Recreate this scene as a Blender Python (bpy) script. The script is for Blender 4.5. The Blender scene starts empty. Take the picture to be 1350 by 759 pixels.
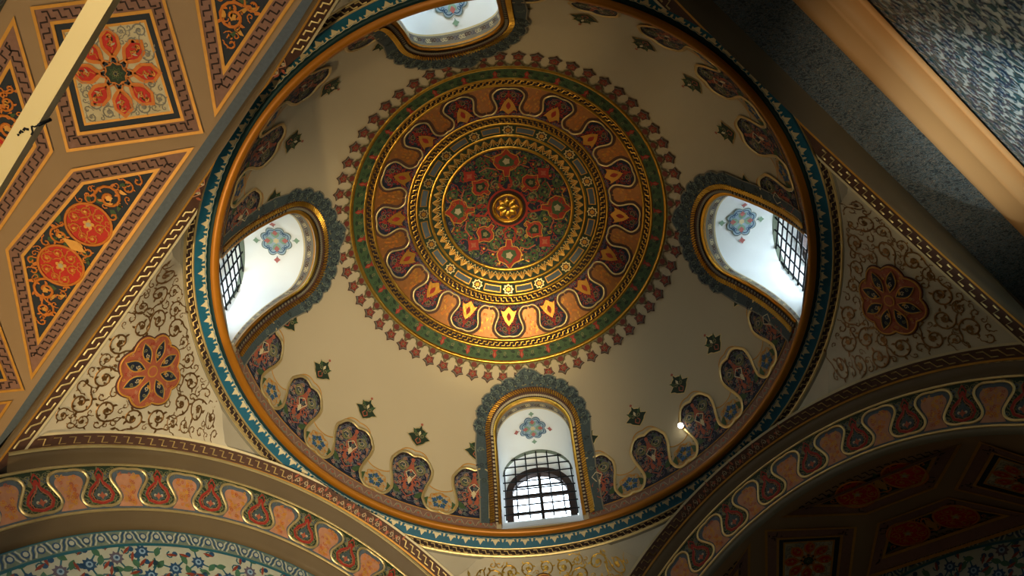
import bpy, math, random
import numpy as np
from mathutils import Vector, Matrix
from mathutils.geometry import delaunay_2d_cdt
PI = math.pi
S = 3.0                       # metres per unit: the dome's rim has a radius of 3 m
H = 0.968                     # dome height / rim radius
W = 1.018                     # distance of the four arch planes from the axis
RA, ZC = 1.2837, -1.3833      # arch circle radius and centre height
RS = math.hypot(W, RA)        # pendentive sphere
R0 = 1.087                    # outer edge of the cornice ring
FLOOR = -3.0
SIDE = {45.: (45., 1.025, .985), 135.: (134.5, 1.012, .982), 225.: (223.6, 1.040, 1.046), 315.: (315.5, 1.030, 1.046)}   # effective azimuth, plane distance, inner limit of the border
SIDE_AZ = np.radians([v[0] for v in SIDE.values()]); SIDE_W = np.array([v[1] for v in SIDE.values()])
sc = bpy.context.scene
col = sc.collection
rnd = random.Random(7)

# ------------------------------------------------------------------ materials
MATS = {}
def lin(h):
    c = [int(h[i:i+2], 16) / 255 for i in (0, 2, 4)]
    return [x / 12.92 if x <= .04045 else ((x + .055) / 1.055) ** 2.4 for x in c]
def mat(name, hexc, rough=.75, metal=0., var=.18, scale=14., bump=.0, bscale=60., spec=.3):
    m = bpy.data.materials.new(name); m.use_nodes = True
    nt = m.node_tree; b = nt.nodes['Principled BSDF']
    b.inputs['Roughness'].default_value = rough; b.inputs['Metallic'].default_value = metal
    b.inputs['Specular IOR Level'].default_value = spec
    tc = nt.nodes.new('ShaderNodeTexCoord'); n = nt.nodes.new('ShaderNodeTexNoise')
    n.inputs['Scale'].default_value = scale; n.inputs['Detail'].default_value = 5
    nt.links.new(tc.outputs['Object'], n.inputs['Vector'])
    mx = nt.nodes.new('ShaderNodeMix'); mx.data_type = 'RGBA'
    c = lin(hexc)
    mx.inputs['A'].default_value = [x * (1 - var) for x in c] + [1]
    mx.inputs['B'].default_value = [min(1, x * (1 + var)) for x in c] + [1]
    nt.links.new(n.outputs['Fac'], mx.inputs['Factor'])
    nt.links.new(mx.outputs['Result'], b.inputs['Base Color'])
    if bump:
        n2 = nt.nodes.new('ShaderNodeTexNoise'); n2.inputs['Scale'].default_value = bscale
        nt.links.new(tc.outputs['Object'], n2.inputs['Vector'])
        bp = nt.nodes.new('ShaderNodeBump'); bp.inputs['Strength'].default_value = bump; bp.inputs['Distance'].default_value = .02
        nt.links.new(n2.outputs['Fac'], bp.inputs['Height']); nt.links.new(bp.outputs['Normal'], b.inputs['Normal'])
    MATS[name] = m
    return m
mat('plaster', 'b3a27e', .8, var=.05, scale=1.1, bump=.12, bscale=2.5)
mat('reveal_plaster', 'e6ebe8', .7, var=.03, scale=3)
mat('cream', 'a99a78', .75, var=.12)
mat('cream_light', 'c9b98c', .6, var=.1)
mat('pend_ground', 'b7aa8c', .8, var=.1, scale=2.5)
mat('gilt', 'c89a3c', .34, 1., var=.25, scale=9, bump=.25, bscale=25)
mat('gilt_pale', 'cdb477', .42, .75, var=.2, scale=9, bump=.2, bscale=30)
mat('gilt_scroll_dim', '7d5a30', .38, .7, var=.3, scale=20, bump=.3, bscale=40)
mat('gold_paint', 'b98432', .5, .25, var=.22, scale=20)
mat('gold_leaf', 'b98432', .42, .65, var=.25, scale=20, bump=.2, bscale=30)
mat('brown_red', '6a2c1c', .65, var=.25, scale=30)
mat('orange', 'b8691c', .55, .1, var=.2, scale=16)
mat('orange_lip', '9c6214', .4, .25, var=.12, scale=5)
mat('red', '8e2a1a', .7, var=.3, scale=30)
mat('red_bright', 'b0210f', .65, var=.2, scale=30)
mat('terracotta', '9a5136', .7, var=.25, scale=25)
mat('peach', 'a87452', .65, var=.25, scale=18)
mat('ochre_brown', '96612f', .42, .45, var=.25, scale=18)
mat('pink_brown', '7c5a48', .7, var=.2, scale=25)
mat('brown', '4c3222', .7, var=.2)
mat('brown_dark', '2a1a10', .75, var=.2)
mat('mould_brown', '5a4a30', .6, var=.15, scale=3)
mat('mould_grey', '77705a', .6, var=.1, scale=3)
mat('navy', '191e2a', .7, var=.3, scale=30)
mat('blue_black', '20262b', .7, var=.25, scale=30)
mat('blue', '2c4f6e', .65, var=.3, scale=30)
mat('teal', '17566a', .6, var=.25, scale=12)
mat('teal_dark', '15302f', .6, var=.2)
mat('grey_blue', '4b5458', .7, var=.25, scale=30)
mat('slate', '3f4a48', .7, var=.3, scale=35, bump=.3, bscale=50)
mat('slate_light', '66705f', .7, var=.3, scale=35)
mat('green', '3b4f2c', .7, var=.3, scale=30)
mat('green_dark', '22301c', .7, var=.3, scale=30)
mat('olive', '706a44', .7, var=.2, scale=30)
mat('violet_grey', '56505a', .7, var=.2, scale=30)
mat('tile_white', 'a3a38c', .35, var=.12, scale=6, spec=.5)
mat('tile_white_lit', 'bcc4bd', .35, var=.12, scale=6, spec=.5)
mat('tile_blue', '20425f', .35, var=.2, scale=6, spec=.5)
mat('tile_pale', '7f95a0', .35, var=.15, scale=6, spec=.5)
mat('tile_teal', '1e5560', .35, var=.2, scale=6, spec=.5)
mat('tile_green', '3c6148', .35, var=.2, scale=6, spec=.5)
mat('tile_red', '7c3522', .35, var=.2, scale=6, spec=.5)
mat('ceil_tan', '8d7350', .7, var=.08, scale=4)
mat('beam_cream', 'd9c58c', .55, var=.06, scale=3, bump=.1, bscale=8)
mat('beam_orange', 'b98a55', .5, var=.08, scale=2)
mat('iron', '15181c', .5, .6, var=.1)
mat('wood_dark', '2b1a12', .6, var=.2)
mat('paint_black', '0c0b0a', .6, var=.1)
mat('stone', '8f8574', .8, var=.1, scale=2)
mat('panel_cream', 'b7aa84', .7, var=.15, scale=12)
mat('panel_grey', '7d7868', .7, var=.15, scale=12)
mat('floor_dark', '463a30', .7, var=.1, scale=2)
def worn(name, cols, scale, stretch):
    m = bpy.data.materials.new(name); m.use_nodes = True; nt = m.node_tree; b = nt.nodes['Principled BSDF']; b.inputs['Roughness'].default_value = .7
    tc = nt.nodes.new('ShaderNodeTexCoord'); mp = nt.nodes.new('ShaderNodeMapping'); mp.inputs['Scale'].default_value = stretch; mp.inputs['Rotation'].default_value = (0, 0, PI / 4)
    n = nt.nodes.new('ShaderNodeTexNoise'); n.inputs['Scale'].default_value = scale; n.inputs['Detail'].default_value = 3; n.inputs['Distortion'].default_value = 1.5
    cr = nt.nodes.new('ShaderNodeValToRGB'); cr.color_ramp.interpolation = 'CONSTANT'
    while len(cr.color_ramp.elements) < len(cols): cr.color_ramp.elements.new(.5)
    for i, c in enumerate(cols): cr.color_ramp.elements[i].position = 0 if i == 0 else .36 + .28 * i / len(cols); cr.color_ramp.elements[i].color = lin(c) + [1]
    nt.links.new(tc.outputs['Object'], mp.inputs[0]); nt.links.new(mp.outputs[0], n.inputs['Vector']); nt.links.new(n.outputs['Fac'], cr.inputs[0]); nt.links.new(cr.outputs[0], b.inputs['Base Color']); MATS[name] = m
worn('painted_scrolls', ['23231f', '3a4244', '55605f', '2c3436', '6e6a5c', '3d2c24', '48524f', '1f2a2c'], 16, (1, 2.2, 1))
mat('greenish_dark', '2a3327', .7, var=.3, scale=20)
mat('pale_blue', '93a9b4', .6, var=.15, scale=20)
mat('pale_red', 'a8625a', .6, var=.2, scale=20)
mat('pale_green', '7d9a80', .6, var=.15, scale=20)
g = bpy.data.materials.new('window_glass'); g.use_nodes = True
nt = g.node_tree; nt.nodes.clear()
o = nt.nodes.new('ShaderNodeOutputMaterial'); mx = nt.nodes.new('ShaderNodeMixShader'); t = nt.nodes.new('ShaderNodeBsdfTransparent'); gl = nt.nodes.new('ShaderNodeBsdfGlossy')
t.inputs[0].default_value = (.93, .97, 1, 1); gl.inputs['Roughness'].default_value = .05; mx.inputs[0].default_value = .07
nt.links.new(t.outputs[0], mx.inputs[1]); nt.links.new(gl.outputs[0], mx.inputs[2]); nt.links.new(mx.outputs[0], o.inputs[0]); MATS['glass'] = g
g = bpy.data.materials.new('glint_glow'); g.use_nodes = True
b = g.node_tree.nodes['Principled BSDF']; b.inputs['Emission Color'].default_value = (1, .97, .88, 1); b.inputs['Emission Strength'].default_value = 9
MATS['glow'] = g  # glow for the gold-leaf glint on the frieze, not a lamp

# ------------------------------------------------------------------ 2D helpers
def A(x): return np.asarray(x, float)
def in_poly(P, poly):
    P = A(P); poly = A(poly); x, y = P[:, 0], P[:, 1]
    r = np.zeros(len(P), bool); n = len(poly)
    for i in range(n):
        x0, y0 = poly[i]; x1, y1 = poly[i - 1]
        if y0 == y1: continue
        c = ((y0 > y) != (y1 > y)) & (x < (x1 - x0) * (y - y0) / (y1 - y0) + x0)
        r ^= c
    return r
def densify(p, g, closed=True):
    p = A(p); out = []
    n = len(p)
    for i in range(n if closed else n - 1):
        a, b = p[i], p[(i + 1) % n]; k = max(1, int(math.ceil(np.hypot(*(b - a)) / g)))
        for j in range(k): out.append(a + (b - a) * j / k)
    if not closed: out.append(p[-1])
    return A(out)
def dist_ok(G, loops, d):
    ok = np.ones(len(G), bool)
    for L in loops:
        for i in range(0, len(L)):
            q = L[i]; ok &= ((G[:, 0] - q[0]) ** 2 + (G[:, 1] - q[1]) ** 2) > d * d
    return ok
def fill(poly, holes=(), grid=None):
    """triangulate a polygon with holes, optional inner grid; returns verts2, faces"""
    loops = [A(poly)] + [A(h) for h in holes]
    if grid: loops = [densify(L, grid) for L in loops]
    V = np.concatenate(loops); E_ = []; o = 0
    for L in loops:
        n = len(L); E_ += [(o + i, o + (i + 1) % n) for i in range(n)]; o += n
    if grid:
        x0, y0 = loops[0].min(0); x1, y1 = loops[0].max(0)
        gx, gy = np.meshgrid(np.arange(x0 + grid / 2, x1, grid), np.arange(y0 + grid / 2, y1, grid))
        G = np.stack([gx.ravel(), gy.ravel()], 1)
        if len(G):
            ok = in_poly(G, loops[0])
            for h in loops[1:]: ok &= ~in_poly(G, h)
            G = G[ok]
            if len(G): G = G[dist_ok(G, loops, grid * .35)]
            V = np.concatenate([V, G])
    r = delaunay_2d_cdt([Vector(v) for v in V], E_, [], 0, 1e-7)
    v = A([tuple(x) for x in r[0]]); f = np.array([t for t in r[2] if len(t) == 3], int)
    if len(f) == 0: return v, f
    c = v[f].mean(1); ok = in_poly(c, loops[0])
    for h in loops[1:]: ok &= ~in_poly(c, h)
    f = f[ok]
    a = v[f]; s = (a[:, 1, 0] - a[:, 0, 0]) * (a[:, 2, 1] - a[:, 0, 1]) - (a[:, 1, 1] - a[:, 0, 1]) * (a[:, 2, 0] - a[:, 0, 0])
    f[s < 0] = f[s < 0][:, ::-1]
    return v, f[np.abs(s) > 1e-12]
def rot(p, a):
    p = A(p); c, s = math.cos(a), math.sin(a)
    return np.stack([p[:, 0] * c - p[:, 1] * s, p[:, 0] * s + p[:, 1] * c], 1)

# art items: ('p', pts, mat, layer) polygon; ('l', pts, mat, layer, width, raise, closed) ribbon
def P(pts, m, l=1): return ('p', A(pts), m, l)
def L(pts, m, l=2, w=.005, r=0., closed=False): return ('l', A(pts), m, l, w, r, closed)
def T(items, x=0, y=0, a=0, sx=1, sy=None, mirror=False):
    sy = sx if sy is None else sy; out = []
    for it in items:
        p = it[1] * A([(-sx if mirror else sx), sy]); p = rot(p, a) + A([x, y]); it = list(it)
        it[1] = p
        if it[0] == 'l': it[4] *= abs(sx); it[5] *= abs(sx)
        out.append(tuple(it))
    return out
def circle(x, y, r, n=16, a0=0): 
    t = a0 + np.arange(n) * 2 * PI / n; return np.stack([x + r * np.cos(t), y + r * np.sin(t)], 1)
def lobed(x, y, r, k, amp=.2, n=None, a0=0):
    n = n or k * 6; t = np.arange(n) * 2 * PI / n; q = r * (1 - amp + amp * np.abs(np.cos(k * t / 2)) * 2 - amp * .5)
    return np.stack([x + q * np.cos(t + a0), y + q * np.sin(t + a0)], 1)
def star(x, y, r, k, q=.5, a0=0):
    t = a0 + np.arange(2 * k) * PI / k; rr = np.where(np.arange(2 * k) % 2 == 0, r, r * q)
    return np.stack([x + rr * np.cos(t), y + rr * np.sin(t)], 1)
def leaf(x, y, a, ln, wd, bend=.25):
    p = A([(0, 0), (.25, .5), (.6, .42 + bend), (1, bend * 2), (.7, -.1 + bend), (.3, -.35)]) * A([ln, wd])
    return rot(p, a) + A([x, y])
def almond(x, y, a, ln, wd):
    t = np.linspace(0, 1, 7); up = np.stack([t * ln, np.sin(PI * t) * wd / 2], 1); dn = up[::-1][1:-1] * A([1, -1])
    return rot(np.concatenate([up, dn]), a) + A([x, y])
def spiral(x, y, r, a0, turns, d=1, n=20, rin=.16):
    t = np.linspace(0, 1, n); rr = r * (1 - (1 - rin) * t); a = a0 + d * turns * 2 * PI * t
    return np.stack([x + rr * np.cos(a), y + rr * np.sin(a)], 1)
def scroll(x, y, r, a0, d, m, m2=None, w=.12, lay=1, leaves=7, turns=1.35, flower=True):
    m2 = m2 or m; out = []; s = spiral(x, y, r, a0, turns, d, 18, .2); out.append(L(s, m, lay, w * r, w * r * .35))
    for i in range(leaves):
        k = int((i + .5) * 15 / leaves); q = s[k]; dv = s[k + 1] - s[k]; a = math.atan2(dv[1], dv[0])
        sd = -1 if i % 2 else 1
        out.append(P(leaf(q[0], q[1], a + sd * (.8 + .3 * rnd.random()), r * (.42 if sd * d < 0 else .3), r * .3 * sd), m, lay))
    if flower: out.append(P(lobed(x, y, r * .24, 5, .3, 15, rnd.random() * 6), m2, lay + 1))
    # branch leaving the spiral
    a = a0; q = s[0]; e = q + rot(A([[r * .8, 0]]), a + d * -1.3)[0]; mid = (q + e) / 2 + rot(A([[r * .22, 0]]), a)[0]
    out.append(L(A([q, mid, e]), m, lay, w * r * .8, 0)); out.append(P(leaf(e[0], e[1], a - d * 1.5, r * .5, r * .34 * d), m, lay))
    return out
def scroll_field(inside, bbox, r, m, m2=None, w=.12, lay=1, seed=1, tries=900, sizes=(1, .72, .5, .34)):
    """pack spirals of falling size into the region"""
    rg = random.Random(seed); out = []; x0, y0, x1, y1 = bbox; got = []
    for sz in sizes:
        rr = r * sz; G = np.array([(rg.uniform(x0, x1), rg.uniform(y0, y1)) for _ in range(int(tries / sz))])
        for x, y in G:
            if got:
                q = GA[:len(got)]; 
                if (((q[:, 0] - x) ** 2 + (q[:, 1] - y) ** 2) < ((q[:, 2] + rr) * .93) ** 2).any(): continue
            else: GA = np.zeros((4000, 3))
            if not inside(x, y, rr * .9): continue
            GA[len(got)] = (x, y, rr); got.append(1)
            big = sz > .6
            out += scroll(x, y, rr, rg.random() * 6.28, 1 if rg.random() > .5 else -1, m, m2, w * (1 if big else 1.35 if sz > .4 else 1.8), lay, 7 if big else 4, 1.35 if big else .95, big)
    return out
def greek(u0, u1, n, v0, v1, m, w, lay=2, raise_=0.):
    out = []; du = (u1 - u0) / n; dv = v1 - v0
    for i in range(n):
        a = u0 + i * du
        out.append(L([(a - .12 * du, v0 + .84 * dv), (a + .36 * du, v0 + .84 * dv), (a + .52 * du, v0 + .16 * dv), (a + 1.0 * du, v0 + .16 * dv)], m, lay, w, raise_))
    return out
def omega(p, yc, amp, k, k2=0., ripple=0., n=40, s0=-.5, s1=.5):
    s = np.linspace(s0, s1, n + 1); x = p * (s + k * np.sin(4 * PI * s) + k2 * np.sin(2 * PI * s)); y = yc + amp * np.cos(2 * PI * s)
    if ripple:
        rp = ripple * np.abs(np.sin(8 * PI * s)) ; y = y + rp * np.sign(np.cos(2 * PI * s)) * np.abs(np.cos(2 * PI * s)) ** .5
    return np.stack([x, y], 1)

# ------------------------------------------------------------------ surface maps: f(pts2, h) -> pts3 (unit scale)
def f_dome(p, h=0.):
    az, el = np.radians(p[:, 0]), np.radians(p[:, 1]); ce, se = np.cos(el), np.sin(el)
    pos = np.stack([ce * np.cos(az), ce * np.sin(az), H * se], 1)
    n = -np.stack([ce * np.cos(az), ce * np.sin(az), se / H], 1); n /= np.linalg.norm(n, axis=1)[:, None]
    return pos + n * np.reshape(h, (-1, 1))
def f_polar(p, h=0.):
    r = np.hypot(p[:, 0], p[:, 1]); return f_dome(np.stack([np.degrees(np.arctan2(p[:, 1], p[:, 0])), 90 - r], 1), h)
def f_local(az0, el0):       # metric x along azimuth, y upwards
    def f(p, h=0.):
        el = el0 + np.degrees(p[:, 1]); return f_dome(np.stack([az0 + np.degrees(p[:, 0]) / np.cos(np.radians(np.minimum(el, 85))), el], 1), h)
    return f
def f_lobe(az0):             # x, y in degrees of azimuth / elevation
    return lambda p, h=0.: f_dome(p + A([az0, 0]), h)
def zp(r, a=PI / 4 * 0):
    r = np.asarray(r, float); z = ZC + np.sqrt(np.maximum(RS * RS - r * r, .01))
    a = np.asarray(a, float); d = np.min([w_ - r * np.cos(a - z_) for z_, w_ in zip(SIDE_AZ, SIDE_W)], axis=0)
    d = np.clip((d - .036) / .055, 0, 1); d = d * d * (3 - 2 * d)
    return z + .113 * d * np.exp(-((r - R0) / np.where(r > R0, .065, .03)) ** 2)
_r = np.linspace(.96, 1.50, 541); _s = np.concatenate([[0], np.cumsum(np.hypot(np.diff(_r), np.diff(zp(_r, 0.))))]); _s -= np.interp(R0, _r, _s)
def f_pend(az0):             # metric x around, y = arc length outwards/down from the cornice
    def f(p, h=0.):
        y = p[:, 1]; r = np.interp(y, _s, _r); a = math.radians(az0) + p[:, 0] / r; e = 1e-3
        dz = (zp(r + e, a) - zp(r - e, a)) / (2 * e); n = np.stack([dz * np.cos(a), dz * np.sin(a), -np.ones(len(p))], 1); n /= np.linalg.norm(n, axis=1)[:, None]
        return np.stack([r * np.cos(a), r * np.sin(a), zp(r, a)], 1) + n * np.reshape(h, (-1, 1))
    return f
def f_planew(az):            # horizontal plane coordinates of an arch direction: (n,u) ; point = n*N + u*M
    a = math.radians(az); return A([math.cos(a), math.sin(a), 0]), A([-math.sin(a), math.cos(a), 0])
def f_archedge(az):          # (u, d): on the pendentive surface along the arch edge, d = distance inwards from the arch plane
    az_, w_, _ = SIDE[az]; N, M = f_planew(az_)
    def f(p, h=0.):
        n = w_ - p[:, 1]; u = p[:, 0]; r = np.hypot(n, u)
        pos = n[:, None] * N + u[:, None] * M; pos[:, 2] = zp(r, np.arctan2(pos[:, 1], pos[:, 0]))
        pos[:, 2] -= np.reshape(h, -1); return pos
    return f
def f_arch(az, n0, r0, n1, r1):   # (theta deg, v)
    N, M = f_planew(az); t = A([n1 - n0, r1 - r0]); t /= np.linalg.norm(t); nn, nr = t[1], -t[0]   # normal in (n,r)
    if nn > 0: nn, nr = -nn, -nr
    def f(p, h=0.):
        th = np.radians(p[:, 0]); v = p[:, 1]; h = np.reshape(h, -1) if np.ndim(h) else h
        n = n0 + (n1 - n0) * v + nn * h; r = r0 + (r1 - r0) * v + nr * h
        pos = n[:, None] * N + (r * np.sin(th))[:, None] * M; pos[:, 2] = ZC + r * np.cos(th); return pos
    return f
def f_plane(o, ex, ey):
    o, ex, ey = A(o), A(ex), A(ey); n = np.cross(ex, ey); n /= np.linalg.norm(n)
    return lambda p, h=0.: o + p[:, :1] * ex + p[:, 1:2] * ey + n * np.reshape(h, (-1, 1))
def f_profile(prof):          # surface of revolution: (az deg, s along profile)
    q = A(prof); s = np.concatenate([[0], np.cumsum(np.hypot(*np.diff(q, axis=0).T))])
    def f(p, h=0.):
        a = np.radians(p[:, 0]); r = np.interp(p[:, 1], s, q[:, 0]); z = np.interp(p[:, 1], s, q[:, 1]) - np.reshape(h, -1)
        return np.stack([r * np.cos(a), r * np.sin(a), z], 1)
    f.s = s; return f

# ------------------------------------------------------------------ mesh builder
DH = .0011
class MB:
    def __init__(s): s.v = []; s.f = []; s.m = []; s.sm = []; s.n = 0; s.mats = []
    def mi(s, m):
        if m not in s.mats: s.mats.append(m)
        return s.mats.index(m)
    def raw(s, v, f, m, smooth=True):
        v = A(v); s.v.append(v); k = s.mi(m)
        for q in f: s.f.append(tuple(int(i) + s.n for i in q)); s.m.append(k); s.sm.append(smooth)
        s.n += len(v)
    def poly(s, pts, F, h, m, grid=None, holes=()):
        v, f = fill(pts, holes, grid)
        if len(f): s.raw(F(v, np.full(len(v), h)), f, m)
    def line(s, pts, F, h, m, w, r=0., closed=False):
        p = A(pts); n = len(p)
        a = F(p, np.full(n, h)); b = F(p, np.full(n, h + 1e-3)); nm = (b - a) * 1e3; nm /= np.linalg.norm(nm, axis=1)[:, None]
        if closed: t = np.roll(a, -1, 0) - np.roll(a, 1, 0)
        else: t = np.gradient(a, axis=0)
        t /= np.linalg.norm(t, axis=1)[:, None] + 1e-12; sd = np.cross(nm, t); sd /= np.linalg.norm(sd, axis=1)[:, None] + 1e-12
        w = np.reshape(w, (-1, 1)) / 2 if np.ndim(w) else w / 2
        if r > 0:
            rows = [a - sd * w, a - sd * w * .45 + nm * r * .8, a + sd * w * .45 + nm * r * .8, a + sd * w]
        else: rows = [a - sd * w, a + sd * w]
        k = len(rows); V = np.stack(rows, 1).reshape(-1, 3); fs = []
        for i in range(n if closed else n - 1):
            j = (i + 1) % n
            for q in range(k - 1): fs.append((i * k + q, i * k + q + 1, j * k + q + 1, j * k + q))
        s.raw(V, fs, m)
    def art(s, items, F, h=0., grid=None):
        for it in items:
            if it[0] == 'p':
                s.poly(it[1], F, h + DH * it[3], it[2], grid)
            else: s.line(it[1], F, h + DH * it[3], it[2], it[4], it[5], it[6])
        return s
    def grid(s, F, u, v, m, h=0., wrap=False, smooth=True):
        u, v = A(u), A(v); U, V = np.meshgrid(u, v, indexing='ij'); p = np.stack([U.ravel(), V.ravel()], 1)
        q = F(p, np.full(len(p), h)); nv = len(v); f = []
        for i in range(len(u) - (0 if wrap else 1)):
            j = (i + 1) % len(u)
            for k in range(nv - 1): f.append((i * nv + k, j * nv + k, j * nv + k + 1, i * nv + k + 1))
        s.raw(q, f, m, smooth); return s
    def box(s, o, ex, ey, ez, m):
        o, ex, ey, ez = map(A, (o, ex, ey, ez))
        v = [o + ex * a + ey * b + ez * c for a in (0, 1) for b in (0, 1) for c in (0, 1)]
        s.raw(v, [(0, 1, 3, 2), (4, 6, 7, 5), (0, 4, 5, 1), (2, 3, 7, 6), (0, 2, 6, 4), (1, 5, 7, 3)], m, False); return s
    def tube(s, pts, r, m, k=6, closed=False):
        p = A(pts); n = len(p); t = np.gradient(p, axis=0); t /= np.linalg.norm(t, axis=1)[:, None]; up = A([.13, .21, .97]); a = np.cross(t, up); a /= np.linalg.norm(a, axis=1)[:, None]; b = np.cross(t, a)
        V = np.concatenate([p + r * (a * math.cos(q * 2 * PI / k) + b * math.sin(q * 2 * PI / k)) for q in range(k)]); f = []
        for q in range(k):
            for i in range(n - 1): f.append((q * n + i, ((q + 1) % k) * n + i, ((q + 1) % k) * n + i + 1, q * n + i + 1))
        f.append(tuple(q * n for q in range(k))); f.append(tuple(q * n + n - 1 for q in range(k))[::-1])
        s.raw(V, f, m); return s
    def build(s, name, parent=None, origin=None, kind=None, label=None):
        me = bpy.data.meshes.new(name); V = np.concatenate(s.v) * S
        if origin is not None: V = V - A(origin) * S
        me.from_pydata(V.tolist(), [], s.f)
        for m in s.mats: me.materials.append(MATS[m])
        me.polygons.foreach_set('material_index', s.m); me.polygons.foreach_set('use_smooth', s.sm); me.update()
        o = bpy.data.objects.new(name, me); col.objects.link(o)
        if origin is not None and parent is None: o.location = A(origin) * S
        if parent is not None:
            o.parent = parent
        if kind: o['kind'] = kind
        if label: o['label'] = label
        return o
def empty(name, loc, label=None, cat=None, group=None, kind=None, rz=0.):
    o = bpy.data.objects.new(name, None); col.objects.link(o); o.location = A(loc) * S; o.rotation_euler.z = rz; o.empty_display_size = .1
    tag(o, label, cat, group, kind); return o
def tag(o, label=None, cat=None, group=None, kind=None):
    if label: o['label'] = label
    if cat: o['category'] = cat
    if group: o['group'] = group
    if kind: o['kind'] = kind
    return o
def copy_tree(o, parent=None, rz=None, keep=True):
    c = o.copy(); col.objects.link(c)
    if parent is not None: c.parent = parent
    if rz is not None: c.rotation_euler.z = rz
    for ch in list(o.children): copy_tree(ch, c)
    return c
ORI = (0, 0, 0)
def arc(a, b, step): return np.linspace(a, b, max(2, int(math.ceil(abs(b - a) / step)) + 1))

# ------------------------------------------------------------------ windows: azimuths
WIN = {'lower': 88.9, 'right': 1.5, 'upper': -98.2, 'left': -174.8}
def arch_path(hw, spring, top, n=24, base=0.):
    t = np.linspace(PI, 0, n); p = [(-hw, base)] + [(-hw, base + (spring - base) * k / 6) for k in range(1, 6)]
    p += [(hw * math.cos(a), spring + (top - spring) * math.sin(a)) for a in t]
    p += [(hw, base + (spring - base) * k / 6) for k in range(5, 0, -1)] + [(hw, base)]
    return A(p)
OPEN = (.165, .498, .663)
def win_local(p, az):        # metric window coords -> (az, el)
    el = np.degrees(p[:, 1]); return np.stack([az + np.degrees(p[:, 0]) / np.cos(np.radians(el)), el], 1)

# ------------------------------------------------------------------ dome shell
def build_dome():
    holes = []
    for az in WIN.values():
        q = win_local(arch_path(*OPEN, base=.012), az); r = 90 - q[:, 1]; a = np.radians(q[:, 0])
        holes.append(np.stack([r * np.cos(a), r * np.sin(a)], 1))
    mb = MB(); outer = circle(0, 0, 90, 180)
    v, f = fill(outer, holes, 2.6); mb.raw(f_polar(v, np.zeros(len(v))), f, 'plaster')
    return mb.build('ceiling', kind='structure')
build_dome()

# ------------------------------------------------------------------ cornice ring
trim = empty('trim_1', (0, 0, 0), kind='structure')
PR = [(1.0, .012), (.990, .004), (.988, -.006), (.994, -.014), (1.006, -.016), (1.014, -.012), (1.018, .004), (1.026, .004), (1.029, -.004), (1.046, -.016), (1.060, -.028), (1.064, -.033), (1.066, -.031), (1.082, -.040), (1.083, -.044), (1.089, -.047), (1.100, -.054)]
fr = f_profile(PR); ss = fr.s
azs = np.arange(0, 360, 2.)
def ring_part(name, i0, i1, m, extra=(), lab=None):
    mb = MB(); k = max(1, i1 - i0); mb.grid(fr, azs, ss[i0:i1 + 1], m, 0, True)
    for it in extra: mb.art([it], fr)
    return mb.build(name, trim, label=lab)
ring_part('lip_molding', 0, 5, 'orange_lip')
ring_part('groove', 5, 8, 'teal_dark')  # dark green groove, its own paint colour
leafart = []
s8, s10 = ss[8], ss[10]; sw = s10 - s8
NL = 112
for i in range(NL):
    a = i * 360 / NL; d = 360 / NL
    q = A([(-.26, .08), (-.30, .34), (-.18, .28), (-.10, .46), (0, .72), (.10, .46), (.18, .28), (.30, .34), (.26, .08), (.10, .14), (-.10, .14)]) * A([d, sw]) + A([a, s8])
    leafart.append(P(q, 'cream_light', 1)); leafart.append(P(A([(.45, .06), (.43, .26), (.5, .42), (.57, .26), (.55, .06)]) * A([d, sw]) + A([a, s8]), 'cream_light', 1))
    leafart.append(L(A([(0, .1), (.25, .02), (.5, .1), (.75, .02), (1, .1)]) * A([d, sw]) + A([a, s8]), 'cream_light', 1, .0015))
ring_part('leaf_band', 8, 10, 'teal', leafart, 'teal band with a row of small cream leaves')
ring_part('gilt_fillet', 10, 12, 'gilt_pale')
NG = 232
ring_part('meander_band', 12, 13, 'brown_dark', greek(0, 360, NG, ss[12], ss[13], 'gilt_pale', .0042, 1, .001), 'dark band with gilded meander')
ring_part('gilt_fillet', 13, 15, 'gilt_pale')
ring_part('groove', 15, 16, 'mould_grey')
mb = MB(); av = np.radians(np.arange(0, 360, 1.)); V = np.concatenate([np.stack([1.096 * np.cos(av), 1.096 * np.sin(av), np.full(360, -.050)], 1), np.stack([1.096 * np.cos(av), 1.096 * np.sin(av), np.where(np.max([1.096 * np.cos(av - z_) - w_ for z_, w_ in zip(SIDE_AZ, SIDE_W)], axis=0) > .05, -.050, np.where(np.max([1.096 * np.cos(av - z_) - w_ for z_, w_ in zip(SIDE_AZ, SIDE_W)], axis=0) > -.004, -.098, np.minimum(-.050, zp(1.096, av))))], 1)])
V[360:, :2] *= 1.004
mb.raw(V, [(i, (i + 1) % 360, 360 + (i + 1) % 360, 360 + i) for i in range(360)], 'pend_ground'); mb.build('skirt', trim)
# pinkish running band at the foot of the dome
mb = MB(); WC = sorted(v % 360 for v in WIN.values())
for q in range(4):
    b0 = WC[q] + 10.6; b1 = WC[(q + 1) % 4] + (360 if q == 3 else 0) - 10.6; ug = np.linspace(b0, b1, 50)
    mb.grid(f_dome, ug, [0.2, 1.8, 3.4], 'pink_brown', .0025); n_ = int((b1 - b0) / 2.4)
    for i in range(n_):
        a = b0 + (i + .5) * (b1 - b0) / n_; mb.art([P(almond(a - .9, 1.9, .25 if i % 2 else -.25, 1.8, 1.2), 'mould_grey', 1), P(lobed(a, 1.9, .38, 4, .3, 12), 'terracotta', 2), L([(a - 1.1, 1.1), (a - .4, 2.7), (a + .5, 2.6), (a + 1.1, 1.2)], 'cream', 2, .0018)], f_dome, .0025)
    mb.art([L(np.stack([ug, np.full(50, 3.45)], 1), 'gold_paint', 3, .004, .001), L(np.stack([ug, np.full(50, .35)], 1), 'gold_paint', 3, .004, .001)], f_dome, .0025)
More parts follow.
